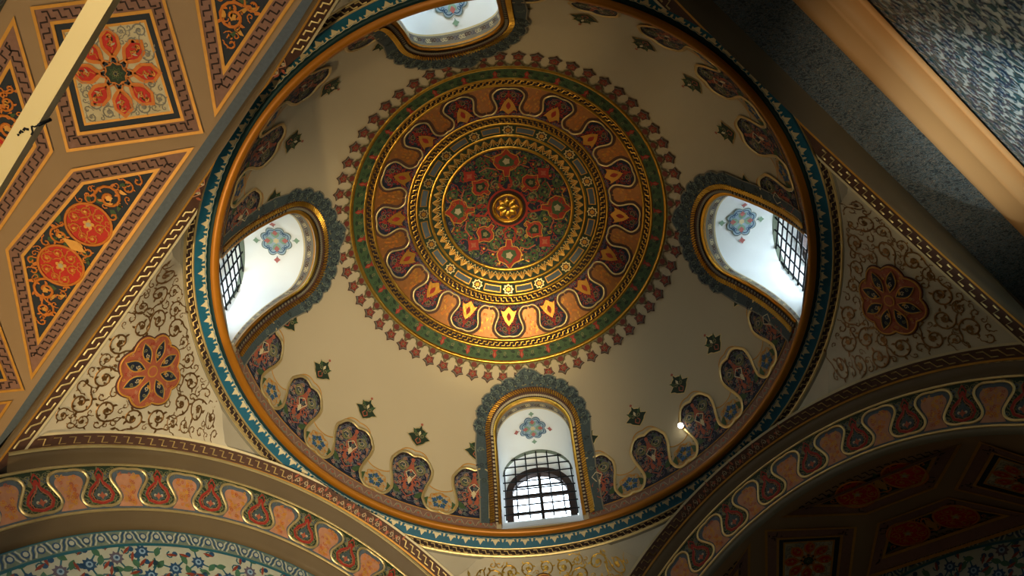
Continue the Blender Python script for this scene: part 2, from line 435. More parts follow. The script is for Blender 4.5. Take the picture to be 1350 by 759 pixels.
mb.build('running_scroll_band', trim)

# ------------------------------------------------------------------ generic motifs
def knot(c1='red', c2='olive', c3='green', c4='cream', w=.07):
    """arabesque of unit size (about -1..1)"""
    o = []
    for sg in (1, -1):
        o += T([L(spiral(.42, .28, .3, PI * .9, 1.4, -1, 16), c2, 2, w * 1.3), L(spiral(.38, -.35, .26, PI * .6, 1.3, 1, 14), c1, 2, w * 1.2),
                P(leaf(.62, .62, 2.2, .42, .22), c3, 1), P(leaf(.8, -.1, -1.9, .42, .24), c3, 1), P(leaf(.5, -.62, -.6, .35, .2), c1, 1),
                L([(.02, -.9), (.22, -.6), (.06, -.3), (.3, 0), (.1, .35), (.0, .8)], c1, 3, w), P(circle(.42, .28, .1, 8), c3, 3),
                L([(.1, .9), (.45, .78), (.78, .45), (.88, .05), (.7, -.4)], 'violet_grey', 2, w * .8)], mirror=sg < 0)
    o += [P(A([(0, .55), (.16, .3), (0, .05), (-.16, .3)]), c1, 3), P(A([(0, -.1), (.13, -.3), (0, -.55), (-.13, -.3)]), c4, 3), P(circle(0, .75, .1, 8), c1, 3)]
    return o
def palmette(c1, c2, c3):
    h = A([(0, 1), (.22, .72), (.55, .55), (.62, .2), (.42, -.1), (.16, -.18), (.12, -.5), (-.12, -.5), (-.16, -.18), (-.42, -.1), (-.62, .2), (-.55, .55), (-.22, .72)])
    h2 = A([(0, .68), (.2, .48), (.38, .3), (.3, .06), (0, 0), (-.3, .06), (-.38, .3), (-.2, .48)])
    return [P(h, c1, 2), P(h2, c2, 3), P(lobed(0, .3, .17, 5, .3, 15), c3, 4), L(np.concatenate([h, h[:1]]), 'gold_paint', 3, .045)]

# ------------------------------------------------------------------ dome medallion
med = empty('dome_medallion', (0, 0, H), 'large round painted and gilded medallion with star fringe at the crown of the dome', 'ceiling medallion')
def mpart(mb, name, label=None, parent=None):
    return mb.build(name, parent or med, origin=(0, 0, H), label=label)
def band(e0, e1, m, h=.004, steps=2): 
    mb = MB(); mb.grid(f_dome, azs, np.linspace(e0, e1, steps + 1), m, h, True); return mb
def gild(e0, e1, h=.006, m='gilt'):
    mb = MB(); k = 5; e = np.linspace(e0, e1, k)
    U, V = azs, e; hh = np.array([0, .7, 1, .7, 0]) * (e1 - e0) * .0052
    for i in range(k - 1):
        pass
    Ug, Vg = np.meshgrid(U, V, indexing='ij'); p = np.stack([Ug.ravel(), Vg.ravel()], 1); q = f_dome(p, h + np.tile(np.abs(hh), len(U)))
    f = [(i * k + j, ((i + 1) % len(U)) * k + j, ((i + 1) % len(U)) * k + j + 1, i * k + j + 1) for i in range(len(U)) for j in range(k - 1)]
    mb.raw(q, f, m); return mb
# central disc
mb = MB(); mb.poly(circle(0, 0, 16.6, 90), f_polar, .004, 'navy', 1.6)
SC = 180 / PI
art = scroll_field(lambda x, y, m: (x * x + y * y) ** .5 + m < 16.4 and (x * x + y * y) ** .5 - m > 4.9, (-16.6, -16.6, 16.6, 16.6), 1.9, 'green', 'olive', .2, 1, 5, 900, (1, .7, .45))
art += scroll_field(lambda x, y, m: (x * x + y * y) ** .5 + m < 16.4 and (x * x + y * y) ** .5 - m > 4.9, (-16.6, -16.6, 16.6, 16.6), 1.3, 'red', 'gold_leaf', .15, 1, 9, 260, (1, .6))
for k in range(4):
    a = k * PI / 2
    art += T(T(palmette('red', 'green', 'cream'), 0, 11.3, 0, 5.3), 0, 0, a + .06)
    art += T(T(palmette('red', 'green_dark', 'olive'), 0, 8.0, 0, 3.9, mirror=True), 0, 0, a + PI / 4)
    art += T([P(star(0, 13.3, 2.1, 4, .62, PI / 2), 'red', 3), P(star(0, 13.3, 1.0, 4, .5, PI / 2), 'terracotta', 4)], 0, 0, a + PI / 4 + .05)
    for sg in (1, -1):
        art += T([L([(0, 4.6), (sg * 1.6, 6.2), (sg * 1.2, 8.2), (sg * .5, 9.6)], 'red', 2, .6),
                  L(spiral(sg * 4.0, 9.6, 1.9, 0, 1.4, sg, 18), 'green', 2, .62), L(spiral(sg * 5.6, 13.2, 1.35, 1.2, 1.3, -sg, 16), 'green', 2, .5),
                  L(spiral(sg * 2.6, 6.6, 1.2, 2, 1.3, -sg, 14), 'olive', 2, .42), P(leaf(sg * 3.2, 12.6, .6 * sg + (PI if sg < 0 else 0), 2.6, 1.2), 'green', 1),
                  P(leaf(sg * 1.9, 4.9, 1.0 * sg + (PI if sg < 0 else 0), 2.0, 1.0), 'green', 1),
                  L([(sg * 1, 14.9), (sg * 3, 14.2), (sg * 4.6, 15.2)], 'gold_leaf', 2, .3), L([(sg * 2.2, 10.9), (sg * 4.3, 11.6), (sg * 6.4, 10.6)], 'terracotta', 3, .32)], 0, 0, a)
for k in range(48):
    a = k * PI / 24; art += T([L(spiral(0, 15.4, .6, k, 1.1, 1 if k % 2 else -1, 9), 'violet_grey' if k % 3 else 'olive', 1, .26)], 0, 0, a)
    rr = 5.6 + (k * 37 % 90) / 10.; art += T([L(spiral(0, rr, .62, k, 1.2, 1 if k % 2 else -1, 10), ('gold_leaf', 'olive', 'terracotta')[k % 3], 3, .17)], 0, 0, a * 5.13)
art += [L(circle(0, 0, 5.0, 48), 'red', 4, .5, 0, True), L(circle(0, 0, 4.5, 48), 'brown_dark', 5, .5, 0, True)]
art = [(tuple(list(i[:4]) + [i[4] / SC, i[5] / SC, i[6]]) if i[0] == 'l' else i) for i in art]
mb.art(art, f_polar, .004)
mpart(mb, 'arabesque_disc', 'dark centre disc with red and green arabesques')
# boss
boss = MB(); th = np.linspace(0, 2 * PI, 49)[:-1]
def f_boss(p, h=0.): return np.stack([p[:, 0] * np.cos(p[:, 1]), p[:, 0] * np.sin(p[:, 1]), H - .003 - .0 * p[:, 0] - h + 0 * p[:, 0]], 1)
prof = [(.069, .004), (.072, .014), (.066, .022), (.060, .022), (.057, .012), (.054, .010)]
V = [(r * math.cos(a), r * math.sin(a), H - h) for r, h in prof for a in th]; n = 48
boss.raw(V, [(i * n + j, i * n + (j + 1) % n, (i + 1) * n + (j + 1) % n, (i + 1) * n + j) for i in range(5) for j in range(n)], 'gilt')
fb = f_plane((0, 0, H - .010), (1, 0, 0), (0, -1, 0))
boss.art([P(circle(0, 0, .056, 32), 'brown', 0)], fb)
bo = mpart(boss, 'boss', 'gilded flower boss')
for k in range(8):
    a = k * PI / 4; pt = MB(); base = almond(0, 0, 0, .052, .034); ctr = A([.03, 0])
    ring2 = [ctr + (q - ctr) * .55 for q in base]; V = [(*q, H - .011) for q in rot(base, a)] + [(*q, H - .022) for q in rot(ring2, a)] + [(*rot(A([ctr]), a)[0], H - .018)]
    m = len(base); f = [(i, (i + 1) % m, m + (i + 1) % m, m + i) for i in range(m)] + [(m + i, m + (i + 1) % m, 2 * m) for i in range(m)]
    pt.raw(V, f, 'gilt'); mpart(pt, 'petal', parent=bo)
pt = MB(); pt.poly(lobed(0, 0, .010, 8, .2, 32), f_plane((0, 0, H - .024), (1, 0, 0), (0, -1, 0)), 0, 'brown'); mpart(pt, 'flower_eye', parent=bo)
mpart(gild(73.7, 72.9), 'gilt_ring')
# fan band
mb = band(72.9, 70.2, 'green_dark', .005)
for k in range(56):
    a = k * 360 / 56
    for j in range(5):
        b = (j - 2) * .62; mb.art([L([(a + b * .25, 70.5), (a + b * 2.6, 72.5 - abs(b) * .5)], 'gold_leaf', 1, .0042, .001)], f_dome, .005)
    mb.art([L([(a - 3.2, 72.7), (a, 70.4), (a + 3.2, 72.7)], 'gilt_pale', 2, .0028, .001)], f_dome, .005)
mpart(mb, 'fan_band', 'green band with small gold fans')
mpart(gild(70.2, 69.5), 'gilt_ring')
mb = band(69.5, 66.6, 'green_dark', .005)
for k in range(16):
    a = k * 22.5 + 5
    def bar(i0, i1, e0, e1, m, l):
        x = np.linspace(i0, i1, 6); return P(np.concatenate([np.stack([x, np.full(6, e0)], 1), np.stack([x[::-1], np.full(6, e1)], 1)]), m, l)
    mb.art([bar(a + 5.2, a + 17.3, 67.1, 69.0, 'gold_leaf', 1), bar(a + 5.8, a + 16.7, 67.4, 68.7, 'grey_blue', 2)], f_dome, .005)
    c = f_local(a, 68.05); mb.art([P(star(0, 0, .026, 8, .72), 'gilt_pale', 3), P(star(0, 0, .019, 8, .7), 'brown', 4), P(circle(0, 0, .010, 10), 'gold_leaf', 5)], c, .005)
mpart(mb, 'star_and_bar_band', 'green band of blue bars joined by gold stars')
mpart(gild(66.7, 66.1), 'gilt_ring')
mb = band(66.1, 64.5, 'brown_dark', .005); mb.art(greek(0, 360, 110, 66.0, 64.6, 'gilt', .0058, 1, .0015), f_dome, .005); mpart(mb, 'meander_ring', 'gold meander ring')
mpart(gild(64.5, 63.8), 'gilt_ring')
# ogee cartouche band
mb = band(63.9, 54.9, 'ochre_brown', .004, 6)
rg = random.Random(3)
for k in range(16):
    c = 95 + 11.25 + k * 22.5
    for j in range(34):
        x, y = rg.uniform(-5, 5), rg.uniform(55.3, 61.5)
        if abs(x) > 4.2 and y > 57: x *= .5
        if y < 57: x *= 1.5
        mb.art([L(spiral(c + x, y, .45, rg.random() * 6, 1.0, 1, 8), 'orange' if j % 3 else 'gold_leaf', 1, .0028)], f_dome, .004)
mpart(mb, 'ogee_band', 'peach coloured band')
def cartouche(name='cartouche'):
    w = omega(22.5, 59.3, 3.75, -.0, 0, 0); s = np.linspace(-.5, .5, 61)
    x = 22.5 * (s + .130 * np.sin(4 * PI * s) + .030 * np.sin(2 * PI * s)); y = 59.3 - 3.75 * np.cos(2 * PI * s) - .34 * np.abs(np.sin(8 * PI * s)) * np.sign(np.cos(2 * PI * s)) * (np.cos(2 * PI * s) ** 2)
    cur = np.stack([x, y], 1); mb = MB()
    low = np.concatenate([cur, A([(11.25, 63.9), (6, 63.9), (0, 63.9), (-6, 63.9), (-11.25, 63.9)])])
    mb.line(cur, f_lobe(0), .0052, 'brown', .030); mb.poly(low, f_lobe(0), .0062, 'navy', 1.4)
    F = f_local(0, 58.4); m = T(knot('red', 'olive', 'green_dark', 'cream', .06), 0, -.002, PI, .047)
    m += [P(A([(0, .085), (.024, .062), (.036, .068), (.026, .038), (.018, .02), (0, -.004), (-.018, .02), (-.026, .038), (-.036, .068), (-.024, .062)]), 'gold_leaf', 4), P(almond(0, .018, PI / 2, .042, .02), 'red', 5)]
    for i in range(7):
        for sg in (1, -1): m += [L(spiral(sg * (.02 + .011 * i), .086 - .003 * (i % 2), .007, i, 1.1, sg, 8), 'violet_grey', 2, .0032)]
    gp = np.stack([np.radians(cur[:, 0]) * .51, np.radians(cur[:, 1] - 58.4)], 1) * .9; gp = np.concatenate([gp, A([(gp[-1, 0], .095), (gp[0, 0], .095)])])
    m += scroll_field(lambda x, y, m_: bool(in_poly(circle(x, y, m_, 8), gp).all()), (-.12, -.08, .12, .1), .014, 'red', 'olive', .2, 1, 12, 400, (1, .7, .45))
    mb.art(m, F, .0062)
    mb.line(cur, f_lobe(0), .0085, 'gilt_pale', .0075, .0025)
    return mb
first = None
for k in range(16):
    rz = math.radians(95 + k * 22.5)
    if first is None: first = mpart(cartouche(), 'cartouche', 'dark ogee cartouche with gilt outline'); o = first
    else: o = first.copy(); col.objects.link(o)
    o.rotation_euler.z = rz
mpart(gild(54.9, 54.1), 'gilt_ring')
mb = band(54.1, 52.7, 'brown_dark', .005); mb.art(greek(0, 360, 150, 52.8, 54.0, 'gilt', .0055, 1, .0015), f_dome, .005); mpart(mb, 'meander_ring', 'gold meander ring')
mpart(gild(52.7, 52.0), 'gilt_ring')
mb = band(52.0, 49.0, 'green', .004)
for k in range(64):
    a = k * 360 / 64
    mb.art([P(almond(a, 50.0, 0, 2.4, .9), 'green_dark', 1), P(almond(a + 2.4, 51.2, .2, 2.4, .8), 'green_dark', 1), L(spiral(a + 1.2, 50.9, .7, k, 1.2, 1, 9), 'olive', 2, .0028), L(spiral(a + 3.8, 50.2, .7, k + 2, 1.2, -1, 9), 'green_dark', 2, .0028)], f_dome, .004)
    if k % 2 == 0: mb.art([P(A([(a - 1.3, 51.8), (a - .4, 51.2), (a - .9, 50.4), (a, 49.4), (a + .9, 50.4), (a + .4, 51.2), (a + 1.3, 51.8)]), 'red', 3), P(almond(a, 49.8, PI / 2, 1.4, .7), 'terracotta', 4)], f_dome, .004)
mpart(mb, 'leaf_ring', 'green leaf ring')
mpart(gild(49.0, 48.0, m='gilt'), 'gilt_ring')
def pendant():
    mb = MB(); F = f_local(0, 45.3); sc_ = .0175
    o = [P(A([(-.034, .052), (-.034, .040), (-.022, .034), (-.020, .022), (-.008, .016), (-.006, .006), (.006, .006), (.008, .016), (.020, .022), (.022, .034), (.034, .040), (.034, .052)]), 'olive', 1),
         P(circle(0, .033, .013, 10), 'brown_red', 2), L([(-.026, .044), (-.01, .022), (0, .006), (.01, .022), (.026, .044)], 'brown', 3, .004),
         P(star(0, -.016, .031, 5, .64, PI / 2 + PI), 'brown', 1), P(star(0, -.014, .026, 5, .64, PI / 2 + PI), 'slate_light', 2), P(star(0, -.012, .0235, 5, .64, PI / 2 + PI), 'brown_red', 3),
         L(star(0, -.012, .012, 5, .6, PI / 2), 'terracotta', 4, .0036, 0, True), P(circle(0, -.012, .0045, 8), 'olive', 5), P(circle(0, -.040, .0035, 6), 'brown', 3)]
    mb.art(o, F, .004); return mb
first = None
for k in range(64):
    if first is None: o = first = mpart(pendant(), 'fringe_pendant', 'star shaped pendant of the fringe')
    else: o = first.copy(); col.objects.link(o)
    o.rotation_euler.z = math.radians(k * 360 / 64 + 2)

# ------------------------------------------------------------------ scalloped frieze round the foot of the dome
SECT = [('right', 'lower', 1.5, 88.9, 6), ('lower', 'left', 88.9, 185.2, 6), ('left', 'upper', -174.8, -98.2, 5), ('upper', 'right', -98.2, 1.5, 7)]
def lobe_mesh(p, lo=-99., hi=99.):
    mb = MB(); F0 = f_lobe(0)
    def F(q, h=0.): q = np.array(q); q[:, 0] = np.clip(q[:, 0], lo, hi); return F0(q, h)
    s = np.linspace(-.5, .5, 65)
    x = p * (s + .150 * np.sin(4 * PI * s) + .045 * np.sin(2 * PI * s)); y = 11.1 + 7.0 * np.cos(2 * PI * s) + .85 * np.abs(np.sin(8 * PI * s)) * np.cos(2 * PI * s)
    cur = np.stack([x, y], 1)
    x2 = p * (s + .095 * np.sin(4 * PI * s) + .02 * np.sin(2 * PI * s)); y2 = 15.0 + 4.7 * np.cos(2 * PI * s) + .4 * np.abs(np.sin(8 * PI * s)) * (np.cos(PI * s) ** 2); cur2 = np.stack([x2, y2], 1)
    bot = A([(p / 2, 3.4), (p / 4, 3.4), (0, 3.4), (-p / 4, 3.4), (-p / 2, 3.4)])
    mb.poly(np.concatenate([cur2, bot]), F, .0022, 'cream', 1.8); mb.line(cur2, F, .0034, 'gold_paint', .0050, .001)
    mb.poly(np.concatenate([cur, bot]), F, .0036, 'navy', 1.8)
    def G(q, h=0.):
        el = 12.6 + np.degrees(q[:, 1]); return F(np.stack([np.degrees(q[:, 0]) / np.cos(np.radians(el)), el], 1), h)
    gp = np.stack([np.radians(cur[:, 0]), np.radians(cur[:, 1] - 12.6)], 1) * A([.97, 1]); gp = gp * A([.93, .93]) + A([0, -.004]); gp = np.concatenate([gp, A([(gp[-1, 0], -.15), (gp[0, 0], -.15)])])
    mb.art(scroll_field(lambda x, y, m: bool(in_poly(circle(x, y, m, 8), gp).all()), (-.14, -.16, .14, .11), .017, 'violet_grey', 'olive', .2, 1, 31, 350, (1, .75, .5)) + scroll_field(lambda x, y, m: bool(in_poly(circle(x, y, m, 8), gp).all()), (-.14, -.16, .14, .11), .009, 'peach', None, .22, 2, 37, 110, (1,)) + scroll_field(lambda x, y, m: bool(in_poly(circle(x, y, m, 8), gp).all()), (-.14, -.16, .14, .11), .009, 'slate_light', None, .22, 2, 38, 130, (1,)), G, .0036)
    a = T(knot('terracotta', 'olive', 'green', 'cream_light', .055), 0, .0, 0, .088 * p / 16, .098)
    for sg in (1, -1):
        a += [L(circle(sg * .038, .033, .021, 16), 'olive', 5, .006, 0, True), L(spiral(sg * .038, .033, .015, 0, 1.3, sg, 12), 'cream', 5, .0032), P(circle(sg * .038, .033, .006, 8), 'slate', 6)]
        for i in range(9):
            t = s[32 + 2 + i * 2]; q = cur[32 + 2 + i * 2]; a.append(L(spiral(sg * math.radians(q[0]) * .86, math.radians(q[1] - 12.6) - .012 * math.cos(2 * PI * t), .0085, i, 1.1, sg, 8), ('violet_grey', 'slate_light')[i % 2], 2, .0036))
        a += [P(leaf(sg * .03, -.115, .5 if sg > 0 else PI - .5, .06, .03 * sg), 'green', 3), P(leaf(sg * .07, -.135, .9 if sg > 0 else PI - .9, .05, .03 * sg), 'green', 3), L(spiral(sg * .075, -.125, .016, 0, 1.2, sg, 10), 'grey_blue', 3, .004), P(leaf(sg * .012, -.09, 1.2 if sg > 0 else PI - 1.2, .05, .02 * sg), 'terracotta', 3)]
        a += [L([(sg * .012, -.02), (sg * .03, -.045), (sg * .004, -.075), (sg * .026, -.1), (0, -.125)], 'terracotta', 6, .0048), L([(0, .02), (sg * .022, 0), (sg * .006, -.03)], 'cream_light', 7, .0035)]
    mb.art(a, G, .0036)
    mb.line(cur, F, .0074, 'gilt_pale', .0125, .0035); mb.line(np.stack([cur[:, 0] * .93, (cur[:, 1] - 11) * .93 + 10.8], 1)[6:-6], F, .0066, 'brown_dark', .006)
    return mb
def drop_mesh():
    mb = MB(); G = f_local(0, 7.2); a = [L(lobed(0, -.004, .040, 8, .12, 40), 'gold_paint', 2, .003, 0, True)]
    for i in range(5):
        t = PI / 2 + i * 2 * PI / 5; a.append(P(lobed(.019 * math.cos(t), -.002 + .019 * math.sin(t), .0095, 4, .25, 16, t), 'blue', 2))
        a.append(P(leaf(.009 * math.cos(t + .6), -.002 + .009 * math.sin(t + .6), t + .6, .018, .008), 'green', 1)); a.append(P(circle(.033 * math.cos(t + .6), -.002 + .033 * math.sin(t + .6), .003, 6), 'orange', 2))
    a += [P(circle(0, -.002, .006, 8), 'gold_paint', 3)]
    for i in range(8): t = i * PI / 4 + .3; a.append(L(spiral(.033 * math.cos(t), -.004 + .033 * math.sin(t), .006, i, 1, 1, 7), 'gold_paint', 1, .002))
    b_ = scroll_field(lambda x, y, m: .026 + m < math.hypot(x, y + .004) < .050 - m, (-.05, -.055, .05, .045), .0085, 'gold_paint', None, .22, 1, 8, 200, (1, .7))
    mb.art(T(a, 0, -.004, 0, 1.25), G, .0034); mb.art(b_, G, .003); return mb
for wa, wb, a0, a1, n in SECT:
    p = (a1 - a0) / n; mid = math.radians((a0 + a1) / 2)
    lab = {'right': 'scalloped painted frieze with cream outlines at dome foot between right and lower windows', 'lower': 'scalloped painted frieze with gilded edge at dome foot between lower and left windows',
           'left': 'scalloped painted frieze in shade at dome foot between left and upper windows', 'upper': 'scalloped painted frieze at dome foot between upper and right windows'}[wa]
    fz = empty('scalloped_frieze', (0, 0, 0), lab, 'frieze', 'scalloped friezes round the dome')
    c0 = lobe_mesh(p, lo=-(p - 12.2)).build('lobe', fz); c0.rotation_euler.z = math.radians(a0 + p)
    c1 = lobe_mesh(p, hi=(p - 12.2)).build('lobe', fz); c1.rotation_euler.z = math.radians(a1 - p)
    f1 = lobe_mesh(p).build('lobe', fz); f1.rotation_euler.z = math.radians(a0 + 2 * p)
    for i in range(3, n - 1): o = f1.copy(); col.objects.link(o); o.rotation_euler.z = math.radians(a0 + i * p)
    if wa == 'right': drop0 = d = drop_mesh().build('drop_cartouche', fz, label='cream drop with blue flowers')
    else: d = drop0.copy(); col.objects.link(d); d.parent = fz
    d.rotation_euler.z = math.radians(a0 + 1.5 * p)
    for i in range(2, n - 1): o = d.copy(); col.objects.link(o); o.rotation_euler.z = math.radians(a0 + (i + .5) * p)

# ------------------------------------------------------------------ small floral motifs above each lobe
def motif_mesh():
    mb = MB(); F = f_local(0, 23.6)
    out = A([(0, .062), (.006, .045), (.018, .040), (.030, .030), (.026, .016), (.036, .010), (.050, .002), (.034, -.008), (.026, -.020), (.014, -.030), (0, -.040)])
    out = np.concatenate([out, (out * A([-1, 1]))[::-1][1:-1]])
    a = [P(out * 1.12, 'gilt_pale', 1), P(out, 'green_dark', 2), P(circle(0, .066, .006, 8), 'terracotta', 3)]
    for sg in (1, -1): a += [L(spiral(sg * .013, .012, .011, 0, 1.2, sg, 10), 'olive', 3, .0042), L([(0, -.03), (sg * .012, -.016), (sg * .004, -.002)], 'terracotta', 3, .004), P(leaf(sg * .012, .018, .5 if sg > 0 else PI - .5, .03, .014 * sg), 'green', 3)]
    a += [P(A([(0, .034), (.006, .022), (0, .008), (-.006, .022)]), 'cream_light', 4)]
    mb.art(a, F, .002); return mb
MOT = []
for wa, wb, a0, a1, n in SECT:
    p = (a1 - a0) / n
    for i in range(1, n): MOT.append((a0 + i * p, wa, wb, i, n))
first = None
ORD = ['', 'first', 'second', 'third', 'fourth', 'fifth', 'sixth']
for az, wa, wb, i, n in MOT:
    lab = 'small green gilt-edged flower motif on dome plaster, %s from %s window towards %s window' % (ORD[i], wa, wb)
    if first is None:
        mb = motif_mesh(); o = first = mb.build('floral_motif', origin=tuple(f_local(0, 23.6)(A([(0, 0)]), np.zeros(1))[0]))
        base = o.location.copy()
    else: o = first.copy(); col.objects.link(o)
    a = math.radians(az); o.rotation_euler.z = a; o.location = Matrix.Rotation(a, 3, 'Z') @ base
    tag(o, lab, 'floral motif', 'small flower motifs on the dome')

# ------------------------------------------------------------------ windows
DW, DF, DP = 1.10, 1.19, 1.225
HW2, SP2, TP2, BZ2 = .158, .45, .62, .175
WL = {'lower': 'below the medallion, facing the viewer', 'right': 'right of the medallion', 'upper': 'above the medallion at the top edge', 'left': 'left of the medallion'}
def window(nm, idx):
    az = WIN[nm]; a = math.radians(az); N = A([math.cos(a), math.sin(a), 0]); M = A([-math.sin(a), math.cos(a), 0]); Z = A([0, 0, 1])
    win = empty('window_%d' % idx, N * 1.1 + Z * .17, kind='structure'); org = tuple(N * 1.1 + Z * .17)
    inner = f_dome(win_local(arch_path(*OPEN, base=.012), az), 0.)
    po = arch_path(HW2, SP2, TP2, base=BZ2); outer = N * DW + po[:, :1] * M + po[:, 1:2] * Z
    n = len(po); mb = MB()
    def loft(t0, t1, m, k=4, sel=None):
        ts = np.linspace(t0, t1, k + 1); V = np.concatenate([inner * (1 - t) + outer * t for t in ts]); f = []
        for i in range(k):
            for j in range(n if sel is None else n - 1):
                jj = (j + 1) % n; f.append((i * n + j, i * n + jj, (i + 1) * n + jj, (i + 1) * n + j))
        return V, f
    V, f = loft(0, 1, 'reveal_plaster'); mb.raw(V, f, 'reveal_plaster')
    # plain shaft on to the outer wall
    po2 = arch_path(HW2 * 1.0, SP2, TP2, base=BZ2); out2 = N * DP + po2[:, :1] * M + po2[:, 1:2] * Z
    V = np.concatenate([outer, out2]); mb.raw(V, [(j, (j + 1) % n, n + (j + 1) % n, n + j) for j in range(n)], 'reveal_plaster')
    # painted borders at both edges of the reveal
    def strip(t0, t1, m, lift):
        A0 = inner * (1 - t0) + outer * t0; A1 = inner * (1 - t1) + outer * t1; c = (inner + outer) / 2; ctr = c.mean(0)
        V = np.concatenate([A0 + (ctr - A0) * lift, A1 + (ctr - A1) * lift]); mb.raw(V, [(j, j + 1, n + j + 1, n + j) for j in range(n - 1)], m)
    strip(.0, .02, 'gold_paint', .006); strip(.02, .13, 'panel_grey', .006); strip(.13, .15, 'cream_light', .008)
    strip(.93, 1.0, 'slate_light', .006)
    for j in range(0, n - 1):
        for q in range(2):
            t = .075; u = q / 2 + .25; b0 = (inner * (1 - t) + outer * t); c = b0[j] * (1 - u) + b0[j + 1] * u; ctr = (inner.mean(0) + outer.mean(0)) / 2; c = c + (ctr - c) * .014
            e1 = (b0[j + 1] - b0[j]); ln = np.linalg.norm(e1); e1 = e1 / ln; e2 = (outer[j] - inner[j]); e2 /= np.linalg.norm(e2)
            F = f_plane(c, e1, e2); mb.art([L(spiral(0, 0, .0085, j + q, 1.1, 1 if (j + q) % 2 else -1, 8), ('cream_light', 'brown', 'violet_grey')[(j + q) % 3], 0, .003)], F)
    mb.build('reveal', win, origin=org)
    # outer wall plate with the arched hole
    pl = MB(); F = f_plane(N * DP, M, Z)
    pl.poly([(-.48, -.06), (.48, -.06), (.48, 1.02), (-.48, 1.02)], F, 0, 'stone', .2, [po2]); pl.build('outer_wall', win, origin=org)
    # wooden sash
    fr_ = MB(); hw, sp, tp, bz = .154, .445, .612, .182
    po3 = arch_path(hw, sp, tp, base=bz); pi3 = arch_path(hw - .030, sp - .006, tp - .040, base=bz + .018)
    for d0, d1 in ((DF - .012, DF + .012),):
        Va = [N * d0 + x * M + y * Z for x, y in po3] + [N * d0 + x * M + y * Z for x, y in pi3] + [N * d1 + x * M + y * Z for x, y in pi3] + [N * d1 + x * M + y * Z for x, y in po3]
        f = [(k * n + j, k * n + (j + 1) % n, (k + 1) * n + (j + 1) % n, (k + 1) * n + j) for k in range(3) for j in range(n)]; fr_.raw(Va, f, 'wood_dark', False)
    sash = fr_.build('sash', win, origin=org)
    mu = MB()
    def bar(x0, z0, x1, z1, w, m='wood_dark', d=DF, t=.012):
        e = A([x1 - x0, z1 - z0]); l = np.hypot(*e); e /= l; q = A([-e[1], e[0]])
        o_ = N * (d - t / 2) + (x0 - q[0] * w / 2) * M + (z0 - q[1] * w / 2) * Z
        mu.box(o_, (e[0] * M + e[1] * Z) * l, (q[0] * M + q[1] * Z) * w, N * t, m)
    bar(-.004, bz + .01, -.004, tp - .03, .014); bar(-.126, .43, .126, .43, .018); bar(-.126, .32, .126, .32, .009); bar(-.124, .50, .124, .50, .0)
    mu.build('mullion', sash, origin=org)
    gl_ = MB(); gl_.poly(pi3, f_plane(N * (DF + .004), M, Z), 0, 'glass'); gl_.build('pane', sash, origin=org)
    # iron grille
    gr = MB()
    for k in range(7):
        x = -.150 + k * .05; zt = SP2 + (TP2 - SP2) * math.sqrt(max(0, 1 - (x / .165) ** 2)) - .004
        gr.tube([N * (DW - .012) + x * M + (BZ2 + .0) * Z, N * (DW - .012) + x * M + zt * Z], .0034, 'iron')
    for k in range(8):
        z = BZ2 + .025 + k * .052; hx = .168 if z < SP2 else .16 * math.sqrt(max(0, 1 - ((z - SP2) / (TP2 - SP2)) ** 2)) + .004
        if z < TP2 - .01: gr.tube([N * (DW - .017) - hx * M + z * Z, N * (DW - .017) + hx * M + z * Z], .0034, 'iron')
    go = gr.build('window_grille', origin=org)
    tag(go, 'black iron grille in dome window ' + WL[nm], 'window grille', 'iron grilles in the dome windows')
    # gilded and painted surround
    F = f_local(az, 0.)
    cen = F(A([(0, .45)]), np.zeros(1))[0]; sur = empty('window_surround', cen, 'gilded and grey scalloped surround of window ' + WL[nm], 'window surround', 'window surrounds on the dome')
    def outline(hw, sp, tp, rip=0.): 
        q = arch_path(hw, sp, tp, 60, base=.035); return q
    def strip2(o1, o2, m, h, rip=0., grid_=True, tip=False):
        a_, b_ = outline(*o1), outline(*o2); mbb = MB()
        if rip:
            d = b_ - a_; d /= np.linalg.norm(d, axis=1)[:, None]; k = np.arange(len(b_)); mk = np.clip((b_[:, 1] - .30) / .08, 0, 1)
            b_ = b_ + d * (rip * (.2 + np.abs(np.sin(k * PI / 5.)) ** .7) * mk)[:, None]
            if tip:
                ang = np.abs(b_[:, 0]); b_[:, 1] += np.where(ang < .06, (.06 - ang) * .6, 0)
        nn = len(a_); P2 = np.concatenate([a_, (a_ + b_) / 2, b_]); V = F(P2, np.concatenate([np.full(nn, h), np.full(nn, h + .002), np.full(nn, h)]))
        mbb.raw(V, [(r_ * nn + j, r_ * nn + j + 1, (r_ + 1) * nn + j + 1, (r_ + 1) * nn + j) for r_ in range(2) for j in range(nn - 1)], m)
        return mbb, b_, a_
    mb1, ob, ia = strip2((.212, .498, .725), (.250, .498, .776), 'slate', .0085, .012, tip=True)
    for j in range(3, len(ob) - 3, 1):
        c = (ob[j] * .5 + ia[j] * .5); mb1.art([L(spiral(c[0], c[1], .0125, j, 1.3, 1 if j % 2 else -1, 10), ('slate_light', 'blue_black', 'greenish_dark')[j % 3], 1, .0030)], F, .011)
        c = ob[j] * .82 + ia[j] * .18; mb1.art([P(leaf(c[0], c[1], j * 1.3, .016, .009), ('slate_light', 'blue_black')[j % 2], 1)], F, .010)
        c = ob[j] * .15 + ia[j] * .85; mb1.art([P(leaf(c[0], c[1], j * 1.9, .014, .008), ('olive', 'blue_black')[j % 2], 1)], F, .010)
    mb1.line(ob, F, .0095, 'mould_grey', .0055, .001)
    mb1.build('scalloped_border', sur, origin=cen, label='grey scalloped painted border')
    mb2 = strip2((.188, .498, .690), (.212, .498, .725), 'brown', .010)[0]; rp = outline(.203, .498, .710); rp = densify(rp, .0140, False)
    nrm = []
